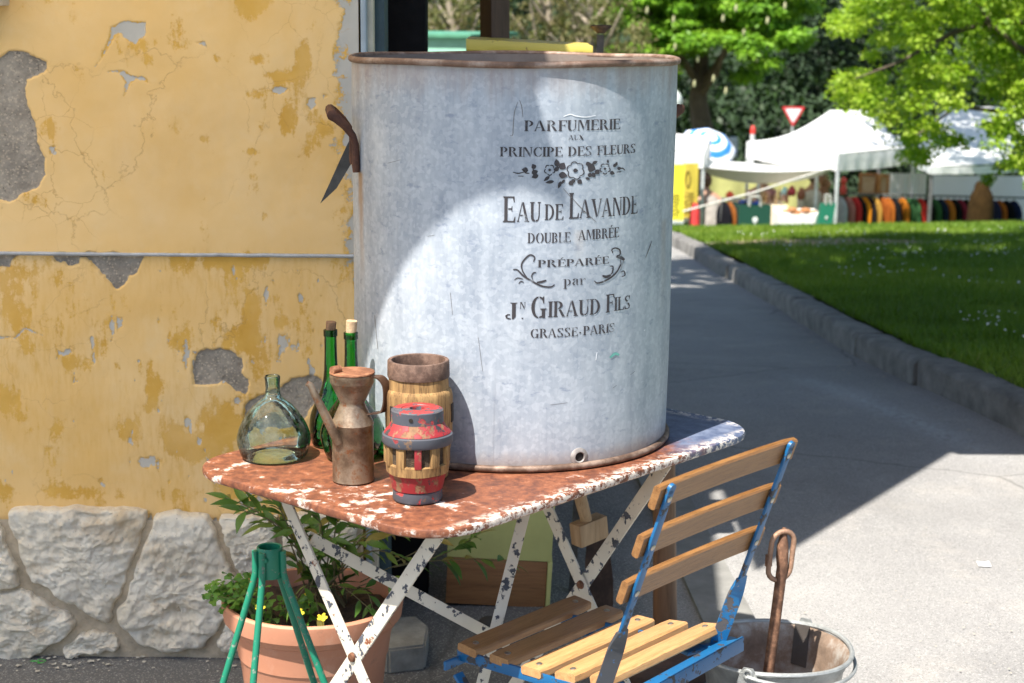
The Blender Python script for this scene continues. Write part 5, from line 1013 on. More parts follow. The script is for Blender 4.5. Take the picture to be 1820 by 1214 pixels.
for k in range(520):
    y = 6.2+11*rl.random()**.9; cx_ = 2.2+rl.random()*(.315*y-1.9) if .315*y > 2.3 else 2.3
    x = cx_; nz = float(fbm(x*1.2, y*1.2, 39, 2))
    if nz < .44 or x < float(xk(y))+.3: continue
    z = float(zl(x, y))+rl.uniform(.035, .06); r = rl.uniform(.004, .0075); q = V((rl.uniform(-.4, .2), rl.uniform(-.8, 0), 1)).normalized(); _, u, w_ = orth(q, V((1, 0, 0)))
    b.face([V((x, y, z))+u*r*math.cos(i*.785)+w_*r*math.sin(i*.785) for i in range(8)])
tag(b.build('daisies', plain('daisy_white', (.8, .8, .76), .7, 0, .1), origin=(3, 8, 0), smooth=False), 'small white daisies dotted over the shaded lawn', None, None, 'stuff')

# ================================================================== TREES
def leafcloud(name, C_, R3, per, size, mat, parent, aspect=.55, seed=1, tshift=0.0, flat=.5, kind=None):
    """many leaf-sized faces spread through clumps"""
    r = np.random.default_rng(seed); C_ = np.asarray(C_, float); R3 = np.asarray(R3, float); n = len(C_)*per
    c = np.repeat(C_, per, 0); d = r.normal(size=(n, 3)); d /= np.linalg.norm(d, axis=1)[:, None]; rad = r.random(n)**.45
    p = c+d*rad[:, None]*np.repeat(R3, per, 0)
    nrm = d*.6+r.normal(size=(n, 3))*.55+np.array([0, 0, flat]); nrm /= np.linalg.norm(nrm, axis=1)[:, None]
    t = r.normal(size=(n, 3)); t[:, 2] -= .4; t -= nrm*(t*nrm).sum(1)[:, None]; t /= np.linalg.norm(t, axis=1)[:, None]; s = np.cross(nrm, t)
    L = size*(.65+.7*r.random(n))[:, None]; W = L*aspect
    q = np.stack([p, p+t*L*.5+s*W*.5-nrm*L*.04, p+t*L-nrm*L*.1, p+t*L*.5-s*W*.5-nrm*L*.04], 1).reshape(-1, 3)
    tint = np.clip(np.repeat(r.random(len(C_))*.55, per)+r.random(n)*.4+tshift, 0, 1)
    o = npmesh(name, q, np.arange(n*4).reshape(-1, 4), mat, dict(tint=np.repeat(tint, 4)), parent)
    if kind: o['kind'] = kind
    return o
BARK = plain('bark', (.10, .075, .055), .95, 0, .4, 3, 1); BARKL = plain('pale_bark', (.30, .25, .19), .95, 0, .35, 3, 1)
def limbs(parent, segs, mat, name='branch'):
    for pts, r0, r1 in segs:
        mb = MB(); n = len(pts); mb.tube(pts, [r0+(r1-r0)*i/(n-1) for i in range(n)], 8); mb.build(name, mat, parent)
def inpoly(x, y, P): return sdf(np.array([x]), np.array([y]), P)[0]
# chestnut with bright leaves and white candles
CH = leafmat('chestnut_leaf', [(.08, .20, .014), (.15, .33, .022), (.25, .46, .035), (.36, .54, .06)], .4, .5)
gy = 39.0; tb = PY(1246, 300, gy); ch = thing('chestnut_tree', 'bright green chestnut tree with white flower candles behind the blue parasol', 'tree', (tb.x, gy, float(zg(gy))-.2))
limbs(ch, [([V((tb.x, gy, zg(gy)-.3)), PY(1252, 250, gy), PY(1241, 180, gy), PY(1247, 100, gy), PY(1240, -60, gy)], .30, .13)], BARK, 'trunk')
limbs(ch, [([PY(1243, 150, gy), PY(1180, 60, gy-1), PY(1120, -20, gy-1.5)], .10, .04), ([PY(1245, 160, gy), PY(1290, 90, gy-.6), PY(1370, 20, gy-1)], .10, .04), ([PY(1244, 170, gy), PY(1275, 130, gy-1), PY(1295, 60, gy-1.4)], .08, .04)], BARK)
rl = random.Random(21); C_, R3 = [], []
CHP = [(1085, -120), (1450, -120), (1440, 20), (1432, 95), (1385, 70), (1372, 110), (1330, 150), (1270, 175), (1225, 168), (1200, 175), (1160, 130), (1100, 95), (1088, 20)]
while len(C_) < 330:
    x, y = rl.uniform(1080, 1450), rl.uniform(-120, 178)
    if inpoly(x, y, CHP) < 4 or float(fbm(x*.018, y*.03, 45, 3)) < .40: continue
    Y = gy+rl.uniform(-2.4, 1.2)-(.0 if y < 60 else .3); C_.append(PY(x, y, Y)); s = rl.uniform(.18, .42); R3.append((s*1.35, s*1.2, s*.42))
leafcloud('crown', C_, R3, 240, .145, CH, ch, .42, 3, flat=1.1)
CAND = plain('chestnut_candle', (.44, .43, .24), .8)
for x, y in [(1197, 38), (1285, 36), (1364, 40), (1200, 86), (1240, 108), (1268, 143), (1234, 152), (1410, 72), (1322, 62), (1150, 22), (1175, 110), (1308, 18), (1395, 14), (1126, 55), (1345, 108), (1290, 165)]:
    p = PY(x, y, gy-2.7); mb = MB(); mb.lathe([(.02, -.03), (.034, .0), (.03, .05), (.018, .10), (0, .13)], p, 8, wob=.15); mb.build('blossom', CAND, ch)
# pale thin trees to the left, seen between the posts
OL = leafmat('olive_leaf', [(.07, .09, .02), (.13, .15, .04), (.21, .19, .08), (.30, .25, .13)], .35, .6)
for i, (x0, Y0, lab) in enumerate([(800, 33, 'pale thin branched tree between the black and the brown post'), (985, 35, 'pale tree with forked branches above the yellow cornice'), (1060, 33.5, 'thin pale branched tree beside the bright chestnut')]):
    g0 = float(zg(Y0)); base = PY(x0, 100, Y0); base.z = g0; t = thing('thin_tree', lab, 'tree', base, 'thin pale trees behind the porch'); rl = random.Random(40+i)
    limbs(t, [([base+V((0, 0, -.2)), PY(x0+rl.uniform(-8, 8), 160, Y0), PY(x0+rl.uniform(-14, 14), 60, Y0), PY(x0+rl.uniform(-20, 20), -60, Y0)], .11, .05)], BARKL, 'trunk')
    for k in range(9):
        y = rl.uniform(20, 170); s = rl.choice((-1, 1)); p = PY(x0, y, Y0); limbs(t, [([p, PY(x0+s*rl.uniform(15, 35), y-rl.uniform(25, 50), Y0+rl.uniform(-.6, .6)), PY(x0+s*rl.uniform(35, 85), y-rl.uniform(70, 130), Y0+rl.uniform(-1, 1))], .05, .018)], BARKL)
    C_, R3 = [], []
    for k in range(110):
        x, y = x0+rl.gauss(0, 52), rl.uniform(-60, 150); C_.append(PY(x, y, Y0+rl.uniform(-1, 1.6))); s = rl.uniform(.14, .34); R3.append((s, s, s*.8))
    leafcloud('crown', C_, R3, 42, .085, OL, t, .55, 50+i, tshift=.1 if i != 2 else -.05)
# tree at the right whose lit sprays hang before the tents
RT = leafmat('fresh_leaf', [(.16, .31, .020), (.26, .42, .028), (.38, .52, .05), (.48, .58, .11)], .5, .5)
ry = 20.0; rt = thing('leafy_tree', 'yellow green tree at the right whose sprays hang in front of the white tents', 'tree', (10.2, ry, float(zl(10.2, ry))-.1))
trk = [V((10.2, ry, zl(10.2, ry)-.2)), V((10.0, ry, .5)), V((9.6, ry, 2.2)), V((9.2, ry, 4.2))]; limbs(rt, [(trk, .26, .14)], BARK, 'trunk')
RTP = [(1492, -140), (1900, -140), (1960, 340), (1815, 335), (1770, 335), (1742, 318), (1728, 292), (1680, 280), (1648, 292), (1622, 306), (1604, 268), (1560, 240), (1528, 215), (1512, 190), (1480, 165), (1492, 120), (1540, 110), (1530, 60), (1480, 60), (1470, 10)]
rl = random.Random(31); C_, R3 = [], []
while len(C_) < 520:
    x, y = rl.uniform(1470, 1960), rl.uniform(-140, 335); dd = inpoly(x, y, RTP)
    if dd < 3: continue
    den = float(fbm(x*.022, y*.022, 48, 3))
    if den < (.47 if y > 200 or dd < 30 else .40): continue
    if y > 170 and rl.random() < .1: continue
    C_.append(PY(x, y, ry+rl.uniform(-1.6, 1.4))); s = rl.uniform(.08, .2); R3.append((s*1.3, s*1.2, s*.7))
nlow = len(C_)
leafcloud('crown', C_, R3, 95, .054, RT, rt, .8, 7, flat=.8)
C_, R3 = [], []
while len(C_) < 150:
    x, y = rl.uniform(4.3, 12), rl.uniform(21.5, 27.5)
    if x < 4.3+(25-y)*.4: continue
    C_.append((x, y, rl.uniform(4.6, 8.2))); s = rl.uniform(.5, .9); R3.append((s, s, s*.5))
leafcloud('crown', C_, R3, 80, .17, RT, rt, .8, 8, flat=.8)
limbs(rt, [([trk[2], PY(1900, 130, ry-.2), PY(1800, 80, ry-.4), PY(1715, 20, ry-.5), PY(1640, -10, ry-.6), PY(1560, 30, ry-.6)], .07, .012), ([trk[2], PY(1900, 60, ry-.6), PY(1780, 30, ry-.8), PY(1690, 60, ry-.9), PY(1600, 110, ry-1), PY(1520, 140, ry-1)], .06, .008), ([trk[1], PY(1900, 240, ry-.5), PY(1800, 200, ry-.8), PY(1700, 190, ry-1), PY(1630, 240, ry-1)], .05, .008), ([trk[2], PY(1880, 110, ry-.9), PY(1810, 85, ry-1.2), PY(1760, 40, ry-1.3), PY(1712, -30, ry-1.3)], .05, .012), ([trk[1], PY(1930, 300, ry-.6), PY(1840, 270, ry-.8), PY(1770, 300, ry-.9)], .04, .006)], BARK)
# unseen tree added off to the right to shade lawn and path
SHT = leafmat('shade_leaf', [(.03, .08, .012), (.06, .14, .02)], .25); st_ = thing('added_shade_tree', 'unseen broad tree added to the right to shade grass and path', 'tree', (11, 7.5, float(zl(11, 7.5))-.1))
tk = [V((11, 7.5, -.4)), V((10.6, 7.6, 2.2)), V((9.0, 8, 4.6)), V((6.5, 8.6, 5.6)), V((4, 9, 6.0))]; limbs(st_, [(tk, .35, .12)], BARK, 'trunk')
rl = random.Random(61); C_, R3 = [], []
while len(C_) < 440:
    x, y = rl.uniform(-1.4, 10.2), rl.uniform(3.6, 13.0)
    if x < 1.4 and (y < 7.5 or float(fbm(x*1.1, y*.9, 66, 2)) < .42): continue
    if y > 12.0 and float(fbm(x*.8, 1, 63, 2)) > .5: continue
    C_.append((x, y, rl.uniform(5.0, 7.2))); s = rl.uniform(.5, .95); R3.append((s, s, s*.5))
leafcloud('crown', C_, R3, 90, .24, SHT, st_, .8, 9, flat=.9)
# wood behind everything, its inner shade painted as dark leaves
FOR = leafmat('shaded_forest_leaf', [(.005, .013, .004), (.009, .024, .006), (.017, .04, .008), (.04, .085, .015)], .2); rl = random.Random(71); C_, R3 = [], []
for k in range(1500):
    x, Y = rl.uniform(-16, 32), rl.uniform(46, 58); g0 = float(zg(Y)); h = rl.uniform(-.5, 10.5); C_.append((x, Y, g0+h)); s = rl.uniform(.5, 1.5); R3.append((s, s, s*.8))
leafcloud('forest', C_, R3, 110, .21, FOR, None, .6, 12, kind='stuff')['label'] = 'green wood painted dark for its inner shade, rising behind the market'

# ================================================================== MARKET
CLOTHW = None
g = G('white_tent_cloth'); g.set(g.mix(g.noise(1.2, 4), (.78, .78, .77), (.86, .86, .85)), .8); tr = g.n('BsdfTranslucent'); tr.inputs[0].default_value = (.8, .8, .78, 1); mx = g.n('MixShader'); mx.inputs[0].default_value = .25
g.nt.links.new(g.b.outputs[0], mx.inputs[1]); g.nt.links.new(tr.outputs[0], mx.inputs[2]); g.nt.links.new(mx.outputs[0], g.out.inputs[0]); g.bump(g.noise(2.5, 3), .4, .05); TENT = g.m
ALU = plain('tent_frame', (.55, .57, .58), .45, .4); DARKP = plain('dark_frame', (.10, .10, .10), .5)
def tent(label, N, L, Rr, peaks, val=.28, legs=True, legm=ALU, over=.0):
    """pavilion tent: eave corners N (near), L, Rr; peaks = ridge ends"""
    B = L+Rr-N; gz = float(zg(N.y)); t = thing('market_tent', label, 'tent', ((N.x+B.x)/2, (N.y+B.y)/2, gz), 'white market tents')
    P0, P1 = peaks; mb = MB()
    def face4(a, b_, c, d):
        def fn(u, v):
            p = a.lerp(b_, u).lerp(d.lerp(c, u), v); sag = -.16*math.sin(math.pi*v)*(1) ; return p+V((0, 0, sag*.9))
        mb.grid(fn, 10, 10)
    face4(L, N, P0, P0); face4(N, Rr, P1, P0); face4(Rr, B, P1, P1); face4(B, L, P0, P1); bmesh.ops.remove_doubles(mb.bm, verts=mb.bm.verts, dist=1e-4); mb.build('roof', TENT, t, angle=50)
    for a, b_ in ((L, N), (N, Rr), (Rr, B), (B, L)):
        m2 = MB(); nr = (b_-a).cross(V((0, 0, 1))).normalized(); m2.grid(lambda u, v: a.lerp(b_, u)+V((0, 0, -val*v-.03*math.sin(math.pi*u)))+nr*(.012*math.sin(u*40)*v), 40, 4); m2.build('valance', TENT, t)
    if legs:
        for c in (N, L, Rr, B):
            q = c+((N+B)/2-c)*.02; m3 = MB(); m3.box((q.x, q.y, (c.z+float(zg(q.y)))/2-.05), (.05, .05, c.z-float(zg(q.y))), None, .004); m3.build('leg', legm, t)
    return t
N, L, Rr = PY(1490, 273, 27), PY(1327, 253, 29.3), PY(1628, 262, 28.6); Rr.z = L.z = N.z
tent('large white pavilion tent in full sun with a long ridge', N, L, Rr, (PY(1476, 196, 29.4), PY(1552, 196, 30.0)))
N2, L2, R2 = PY(1655, 296, 26.0), PY(1560, 280, 31.5), PY(1900, 296, 27.2); L2.z = R2.z = N2.z
tent('white tent at the right dappled with shade beneath the leafy tree', N2, L2, R2, (PY(1690, 190, 30.5), PY(1860, 190, 30.8)), .12, True, DARKP)
N3, L3, R3_ = PY(1252, 270, 26.8), PY(1100, 262, 28), PY(1262, 262, 30); L3.z = R3_.z = N3.z
tent('small white tent at the left edge of the market beside the tub', N3, L3, R3_, (PY(1170, 225, 28.6), PY(1190, 232, 29)), .26)
# cloth strung between the left and the large tent, with guy rope
cl = thing('shade_cloth', 'white shade cloth with a striped hanging edge strung between two tents', 'canopy', (PY(1365, 300, 28).x, 28, -1)); mb = MB()
a, b_, c, d = PY(1252, 297, 27.1), PY(1480, 300, 27.1), PY(1480, 283, 29.6), PY(1252, 284, 29.6)
mb.grid(lambda u, v: a.lerp(b_, u).lerp(d.lerp(c, u), v)+V((0, 0, -.06*math.sin(math.pi*u))), 24, 8); mb.build('sheet', TENT, cl)
g = G('striped_edge'); g.set(g.mix(g.step(g.wave(9, 0, 0), .45, .55), (.52, .49, .46), (.62, .59, .56)), .85); mb = MB(); mb.grid(lambda u, v: a.lerp(b_, u)+V((0, .25*v, -.06*math.sin(math.pi*u)-(.19*math.sin(math.pi*min(1, .06+u*.94))**.5+.03)*v)), 40, 4); mb.build('edge', g.m, cl)  # edge greyed to paint in its shade; the stripes are its own
for x in (1256, 1349, 1452):
    p = PY(x, 300, 27.6); mb = MB(); gz = float(zg(27.6)); mb.box((p.x, 27.6, (p.z+gz)/2-.05), (.05, .05, p.z-gz), None, .004); mb.build('pole', ALU, cl)
mb = MB(); mb.tube([PY(1214, 376, 25.2), PY(1345, 341, 25.6), PY(1468, 301, 26.5)], .016, 5); tag(mb.build('guy_rope', plain('rope_white', (.6, .57, .52), .8), origin=PY(1214, 376, 25.2)), 'white guy rope running slantwise down from the large tent', 'rope')
# added backdrop for the sunlit grass, and side walls
def panel(name, label, cat, x0, y0, x1, y1, Y, mat, th=.02):
    a, b_ = PY(x0, y0, Y), PY(x1, y1, Y); gz = float(zg(Y)); mb = MB(); mb.grid(lambda u, v: V((a.x+(b_.x-a.x)*u, Y+.03*math.sin(u*25), gz+(a.z-gz)*v)), 30, 2); return tag(mb.build(name, mat, origin=((a.x+b_.x)/2, Y, gz)), label, cat)
panel('grass_backdrop', 'added yellow green backdrop standing in for sunlit grass behind the middle stall', 'cloth', 1262, 312, 1470, 400, 31, plain('sunlit_grass', (.42, .42, .16), .9, 0, .2, 2))
panel('side_wall', 'white cloth wall behind the clothes rail, under the large tent', 'cloth', 1574, 308, 1642, 400, 30.5, TENT); panel('side_wall', 'white cloth wall closing the right tent behind the clothes rail', 'cloth', 1652, 312, 1960, 400, 32.3, TENT)
# give way sign
sg = PY(1410, 202, 44); sgn = thing('give_way_sign', 'triangular red and white give way sign on a grey pole behind the tents', 'road sign', (sg.x, 44, float(zg(44))))
def tri(s, y): return [sg+V((-s, y, s*.53)), sg+V((-s*.93, y, s*.62)), sg+V((s*.93, y, s*.62)), sg+V((s, y, s*.53)), sg+V((s*.06, y, -s*1.08)), sg+V((-s*.06, y, -s*1.08))]
mb = MB(); mb.prism(tri(.29, 0), (0, .02, 0)); mb.build('plate', plain('sign_red', (.62, .04, .05), .4, 0, .05), sgn, smooth=False); mb = MB(); mb.face(tri(.205, -.004)); mb.build('white_field', plain('sign_white', (.8, .8, .82), .4, 0, .05), sgn, smooth=False)
mb = MB(); mb.tube([V((sg.x, 44.05, zg(44))), V((sg.x, 44.05, sg.z+.1))], .035, 8); mb.build('pole', ALU, sgn)
# parasol
pp = PY(1260, 254, 36); par = thing('beach_parasol', 'blue and white ringed parasol tilted open behind the left tent', 'parasol', (pp.x, 36, float(zg(36))))
g = G('ringed_parasol'); r_ = g.attr('ring'); g.set(g.ramp(r_, [(0, (.85, .87, .9)), (.20, (.03, .22, .62)), (.36, (.85, .87, .9)), (.56, (.03, .22, .62)), (.76, (.85, .87, .9)), (.93, (.05, .12, .45))], 'CONSTANT'), .7); ax = V((.16, -.55, .82)).normalized(); _, u_, w_ = orth(ax, V((1, 0, 0)))
Vt, At, Fc = [], [], []; R0 = .68
for i in range(9):
    for k in range(48):
        a = 2*math.pi*k/48; f = i/8; oct_ = math.cos(math.pi/8)/math.cos((a % (math.pi/4))-math.pi/8); rr_ = R0*f*oct_*math.cos(.4*f); Vt.append(pp+u_*rr_*math.cos(a)+w_*rr_*math.sin(a)-ax*(R0*f*f*.42-.18)); At.append(f*oct_)
Fc = [(i*48+k, i*48+(k+1) % 48, (i+1)*48+(k+1) % 48, (i+1)*48+k) for i in range(8) for k in range(48)]
npmesh('canopy', Vt, Fc, g.m, dict(ring=At), par, smooth=True); mb = MB(); mb.tube([pp+ax*.2, pp-ax*.5, V((pp.x-.05, 36.3, zg(36)))], .02, 6); mb.build('pole', ALU, par)
# globe lamp, marker posts
gl = PY(1190, 180, 31); lamp = thing('globe_lamp', 'street lamp with a pale round globe half hidden by the tub', 'street lamp', (gl.x, 31, float(zg(31)))); mb = MB(); bmesh.ops.create_icosphere(mb.bm, subdivisions=3, radius=.235, matrix=Matrix.Translation(gl)); mb.build('globe', plain('opal_globe', (.62, .66, .60), .3, 0, .06, 3), lamp); mb = MB(); mb.tube([V((gl.x, 31, zg(31))), gl+V((0, 0, -.2))], .05, 8); mb.build('pole', DARKP, lamp)
mk = PY(1338, 236, 34); mb = MB(); mp = thing('marker_post', 'thin red topped white marker post just left of the large tent', 'post', (mk.x, 34, float(zg(34)))); mb.tube([V((mk.x, 34, zg(34))), mk], .05, 10); mb.build('post', plain('post_white', (.75, .75, .75), .5), mp); mb = MB(); mb.lathe([(.055, -.02), (.055, .06), (.03, .13), (0, .15)], mk, 12); mb.build('cap', plain('post_red', (.65, .04, .03), .5), mp)
mk = PY(1303, 262, 40); mp = thing('info_board', 'pale grey rounded board on a post between parasol and large tent', 'sign', (mk.x, 40, float(zg(40)))); mb = MB(); mb.box(mk, (.22, .06, .5), None, .05, 3); mb.build('board', plain('board_grey', (.55, .58, .66), .5), mp); mb = MB(); mb.tube([V((mk.x, 40.05, zg(40))), mk], .03, 6); mb.build('post', ALU, mp)
# hanging yellow banners
for (x0, x1, y0, y1, Y, lab, nl, cc) in ((1186, 1214, 292, 392, 26.2, 'bright yellow hanging banner right beside the tub', 0, (.82, .72, .05)), (1214, 1239, 290, 388, 26.6, 'darker yellow hanging banner with an oval mark and lines of print', 1, (.58, .45, .06))):
    a, b_ = PY(x0, y0, Y), PY(x1, y1, Y); t = thing('banner', lab, 'banner', ((a.x+b_.x)/2, Y, b_.z), 'yellow market banners'); mb = MB(); mb.grid(lambda u, v: V((a.x+(b_.x-a.x)*u, Y+.02*math.sin(u*5+v*4), b_.z+(a.z-b_.z)*v)), 8, 12); mb.build('cloth', plain('banner_yellow', cc, .7, 0, .06, 4), t)
    mb = MB(); mb.box(((a.x+b_.x)/2, Y, b_.z-.03), (b_.x-a.x+.03, .05, .06), None, .01); mb.build('bottom_bar', ALU, t)
    mb = MB()
    if nl:
        cxm = a.x+(b_.x-a.x)*.32; zc_ = b_.z+(a.z-b_.z)*.72
        mb.tube([V((cxm+.035*math.cos(q), Y-.03, zc_+.12*math.sin(q))) for q in np.linspace(0, 2*math.pi, 22, endpoint=False)], .008, 5, closed=True)
    for k in range(6): mb.box((a.x+(b_.x-a.x)*(.42+.05*math.sin(k*3)), Y-.03, b_.z+.10+.06*k), ((b_.x-a.x)*(.6+.12*math.sin(k*2)), .004, .016))
    mb.build('print', plain('banner_ink', (.16, .10, .02), .7), t)
# people
SKIN = plain('skin', (.45, .25, .17), .6, 0, .1)
def skinbody(name, joints, edges, radii, mat, parent):
    me = bpy.data.meshes.new(name); me.from_pydata([tuple(V(j)-wloc(parent)) for j in joints], edges, []); o = bpy.data.objects.new(name, me); COL.objects.link(o); o.parent = parent; me.materials.append(mat)
    o.modifiers.new('skin', 'SKIN').use_smooth_shade = True
    for v, r in zip(me.skin_vertices[0].data, radii): v.radius = (r, r) if not isinstance(r, tuple) else r
    me.skin_vertices[0].data[0].use_root = True
    o.modifiers.new('sub', 'SUBSURF').levels = 2; o.modifiers['sub'].render_levels = 2; return o
def person(label, P, yaw, lean_, top, hair, trousers, sit=False, s=1.0):
    t = thing('person', label, 'person', P); q = Matrix.Rotation(yaw, 3, 'Z')
    def T(x, y, z): return V(P)+q @ V((x, y, z))*s
    hip = .92 if not sit else .5; L = lambda z: -lean_*max(0, z-hip)
    j = [T(0, 0, hip), T(0, L(1.15), 1.15), T(0, L(hip+.46), hip+.46), T(0, L(hip+.58)-.02, hip+.58), T(0, L(hip+.66)-.05, hip+.68)]
    e = [(0, 1), (1, 2), (2, 3), (3, 4)]; r = [.15, .14, .16, .06, .055]
    if sit: j[1] = T(0, 0, .72)
    for sd in (-1, 1):
        n = len(j); sh = hip+.45; j += [T(sd*.17, L(sh), sh), T(sd*.22, L(sh)-.05, sh-.28), T(sd*.17, L(sh)-.26, sh-.36), T(sd*.15, L(sh)-.34, sh-.36)]; e += [(2, n), (n, n+1), (n+1, n+2), (n+2, n+3)]; r += [.075, .055, .042, .035]
        n = len(j)
        if sit: j += [T(sd*.1, 0, .48), T(sd*.12, -.42, .48), T(sd*.12, -.44, .06), T(sd*.13, -.56, .03)]
        else: j += [T(sd*.1, 0, .86), T(sd*.11, -.03, .48), T(sd*.11, .02, .08), T(sd*.12, -.12, .035)]
        e += [(0, n), (n, n+1), (n+1, n+2), (n+2, n+3)]; r += [.11, .075, .05, .04]
    skinbody('body', j, e, [x*s for x in r], SKIN, t)
    hc = j[4]+q @ V((0, -.02, .06))*s; mb = MB(); bmesh.ops.create_icosphere(mb.bm, subdivisions=3, radius=1, matrix=Matrix.Translation(hc) @ Matrix.Diagonal((.078*s, .095*s, .115*s, 1)))
    for v in mb.bm.verts:
        l = q.transposed() @ (v.co-hc)
        if l.y < -.07*s and abs(l.x) < .02*s and abs(l.z) < .03*s: v.co += q @ V((0, -.02*s, 0))
    hd = mb.build('head', SKIN, t)
    mb = MB(); bmesh.ops.create_icosphere(mb.bm, subdivisions=3, radius=1, matrix=Matrix.Translation(hc+q @ V((0, .022, .018))*s) @ Matrix.Diagonal((.098*s, .105*s, .125*s, 1)))
    for v in mb.bm.verts: v.co += (v.co-hc).normalized()*.02*s*float(fbm(v.co.x*30, v.co.z*30, 88, 3))
    bmesh.ops.create_icosphere(mb.bm, subdivisions=2, radius=.05*s, matrix=Matrix.Translation(hc+q @ V((0, .11, .05))*s)); mb.build('hair', hair, t)
    # clothing: a loose shell over the trunk and sleeves, trousers over the legs
    mb = MB(); secs = []
    for z, rx, ry_ in ((hip-.12, .20, .16), (hip, .195, .155), (hip+.2, .185, .14), (hip+.36, .205, .145), (hip+.47, .19, .12), (hip+.53, .09, .09)):
        yy = L(z); secs.append(mb.ring([T(rx*math.cos(a)*(1+.03*math.sin(5*a+z*9)), yy+ry_*math.sin(a), z) for a in np.linspace(0, 2*math.pi, 22, endpoint=False)]))
    for p, q2 in zip(secs, secs[1:]): mb.bridge(p, q2)
    for sd in (-1, 1):
        n = 5 if sd < 0 else 13; mb.tube([j[n]+V((0, 0, .02)), j[n].lerp(j[n+1], .5), j[n+1], j[n+2]], [.095*s, .08*s, .07*s, .055*s], 12)
    mb.build('top', top, t)
    mb = MB()
    for sd in (0, 1):
        n = 9 if sd == 0 else 17; mb.tube([j[n]+V((0, 0, .06)), j[n], j[n+1], j[n+2]], [.125*s, .125*s, .088*s, .075*s], 12)
    mb.build('trousers', trousers, t); return t
HAIRB = plain('hair_brown', (.10, .045, .025), .6, 0, .3, 60); HAIRD = plain('hair_dark', (.05, .03, .02), .6, 0, .3, 60)
pg = PY(1264, 400, 26.9); person('person in a loose grey top with brown hair, bending over the stall', (pg.x+.05, 26.9, float(zg(26.9))), R_(-150), .35, plain('grey_knit', (.33, .30, .27), .9), HAIRB, plain('jeans', (.08, .09, .12), .9))
pb = PY(1437, 380, 28.6); person('person with dark hair and pale top seated behind the wares', (pb.x, 28.6, float(zg(28.6))+.55), R_(20), .15, plain('pale_shirt', (.6, .55, .5), .9), HAIRD, plain('dark_trousers', (.05, .05, .06), .9), sit=True)
pk = PY(1352, 380, 29.6); person('person in a dusty pink top standing at the back of the stall', (pk.x, 29.6, float(zg(29.6))+.15), R_(10), .1, plain('pink_top', (.50, .22, .28), .9), HAIRD, plain('dark_trousers2', (.06, .06, .08), .9))
# shopping bags
g = G('bag_green'); g.set((.008, .055, .036), .5); BAGG = g.m; g = G('bag_green_light'); g.set((.012, .15, .09), .5); BAGL = g.m; HND = plain('bag_handle', (.42, .42, .38), .7); PRT = plain('bag_print_white', (.7, .72, .7), .6)
def bag(label, x0, x1, y0, y1, Y, mat, skew=0):
    a, b_ = PY(x0, y0, Y), PY(x1, y1, Y); w = b_.x-a.x; h = a.z-b_.z; cx_ = (a.x+b_.x)/2; zb = b_.z-.12; h += .12; t = thing('carrier_bag', label, 'bag', (cx_, Y, zb), 'dark green carrier bags'); mb = MB()
    s0 = mb.ring([V((cx_+sx*w/2-skew*.5, Y+sy*.09, zb)) for sx, sy in ((-1, -1), (1, -1), (1, 1), (-1, 1))]); s1 = mb.ring([V((cx_+sx*w/2+skew*.5*sx*0+skew*.5, Y+sy*.07, zb+h)) for sx, sy in ((-1, -1), (1, -1), (1, 1), (-1, 1))]); mb.bridge(s0, s1); mb.cap(s0); mb.build('body', mat, t, smooth=False)
    for yy in (-.075, .075):
        mb = MB(); mb.tube([V((cx_-w*.18+skew*.5, Y+yy, zb+h-.02)), V((cx_-w*.15+skew*.5, Y+yy, zb+h+.13)), V((cx_+w*.15+skew*.5, Y+yy, zb+h+.13)), V((cx_+w*.18+skew*.5, Y+yy, zb+h-.02))], .011, 6); mb.build('handle', HND, t)
    mb = MB(); zc = zb+h*.52; yf = Y-.098
    mb.face([V((cx_+w*.09*math.cos(q), yf, zc+w*.09*math.sin(q))) for q in np.linspace(0, 2*math.pi, 14, endpoint=False)]); mb.box((cx_, yf, zc-w*.13), (w*.03, .003, w*.10)); mb.build('print', PRT, t, smooth=False)
bag('wide dark green paper carrier bag with a pale round mark, left of the wares table', 1313, 1368, 364, 402, 25.6, BAGG); bag('narrow bright green paper carrier bag leaning beside the tent leg', 1455, 1479, 361, 397, 25.8, BAGL, .06)
# wares table, loaves and carved wares
g = None; TBW = plain('table_cloth_white', (.75, .74, .71), .9, 0, .06, 3)
def clothbox(label, x0, x1, ytop, Y, dep, mat):
    a, b_ = PY(x0, ytop, Y), PY(x1, ytop, Y); gz = float(zg(Y)); mb = MB(); zt = a.z; W = b_.x-a.x; n = 60; rr = []
    per = [(a.x, Y), (b_.x, Y), (b_.x, Y+dep), (a.x, Y+dep)]
    def pt(t):
        t *= 4; i = int(t) % 4; f = t-int(t); p, q = per[i], per[(i+1) % 4]; return p[0]+(q[0]-p[0])*f, p[1]+(q[1]-p[1])*f
    cx_, cy_ = (a.x+b_.x)/2, Y+dep/2
    for k, z in ((0, zt), (.5, (zt+gz)/2), (1, gz+.03)): rr.append(mb.ring([V((cx_+(x-cx_)*(1+k*.03+.05*k*math.sin(i*1.7)), cy_+(y-cy_)*(1+k*.03+.05*k*math.sin(i*1.7)), z)) for i in range(n) for x, y in [pt(i/n)]]))
    for p, q in zip(rr, rr[1:]): mb.bridge(p, q)
    mb.cap(rr[0]); return tag(mb.build('stall_table', mat, origin=(cx_, cy_, gz)), label, 'table'), zt
clothbox('stall table under a white cloth with brown loaves on it', 1384, 1462, 381, 26.6, .8, TBW); clothbox('stall table under a cream cloth with carved wares on it', 1367, 1400, 366, 27.2, .9, plain('cloth_cream', (.66, .55, .40), .9)); clothbox('stall table with pale wares between the rail of dark clothes and the cream table', 1300, 1366, 362, 28.4, .6, plain('cloth_sand', (.5, .40, .28), .9))
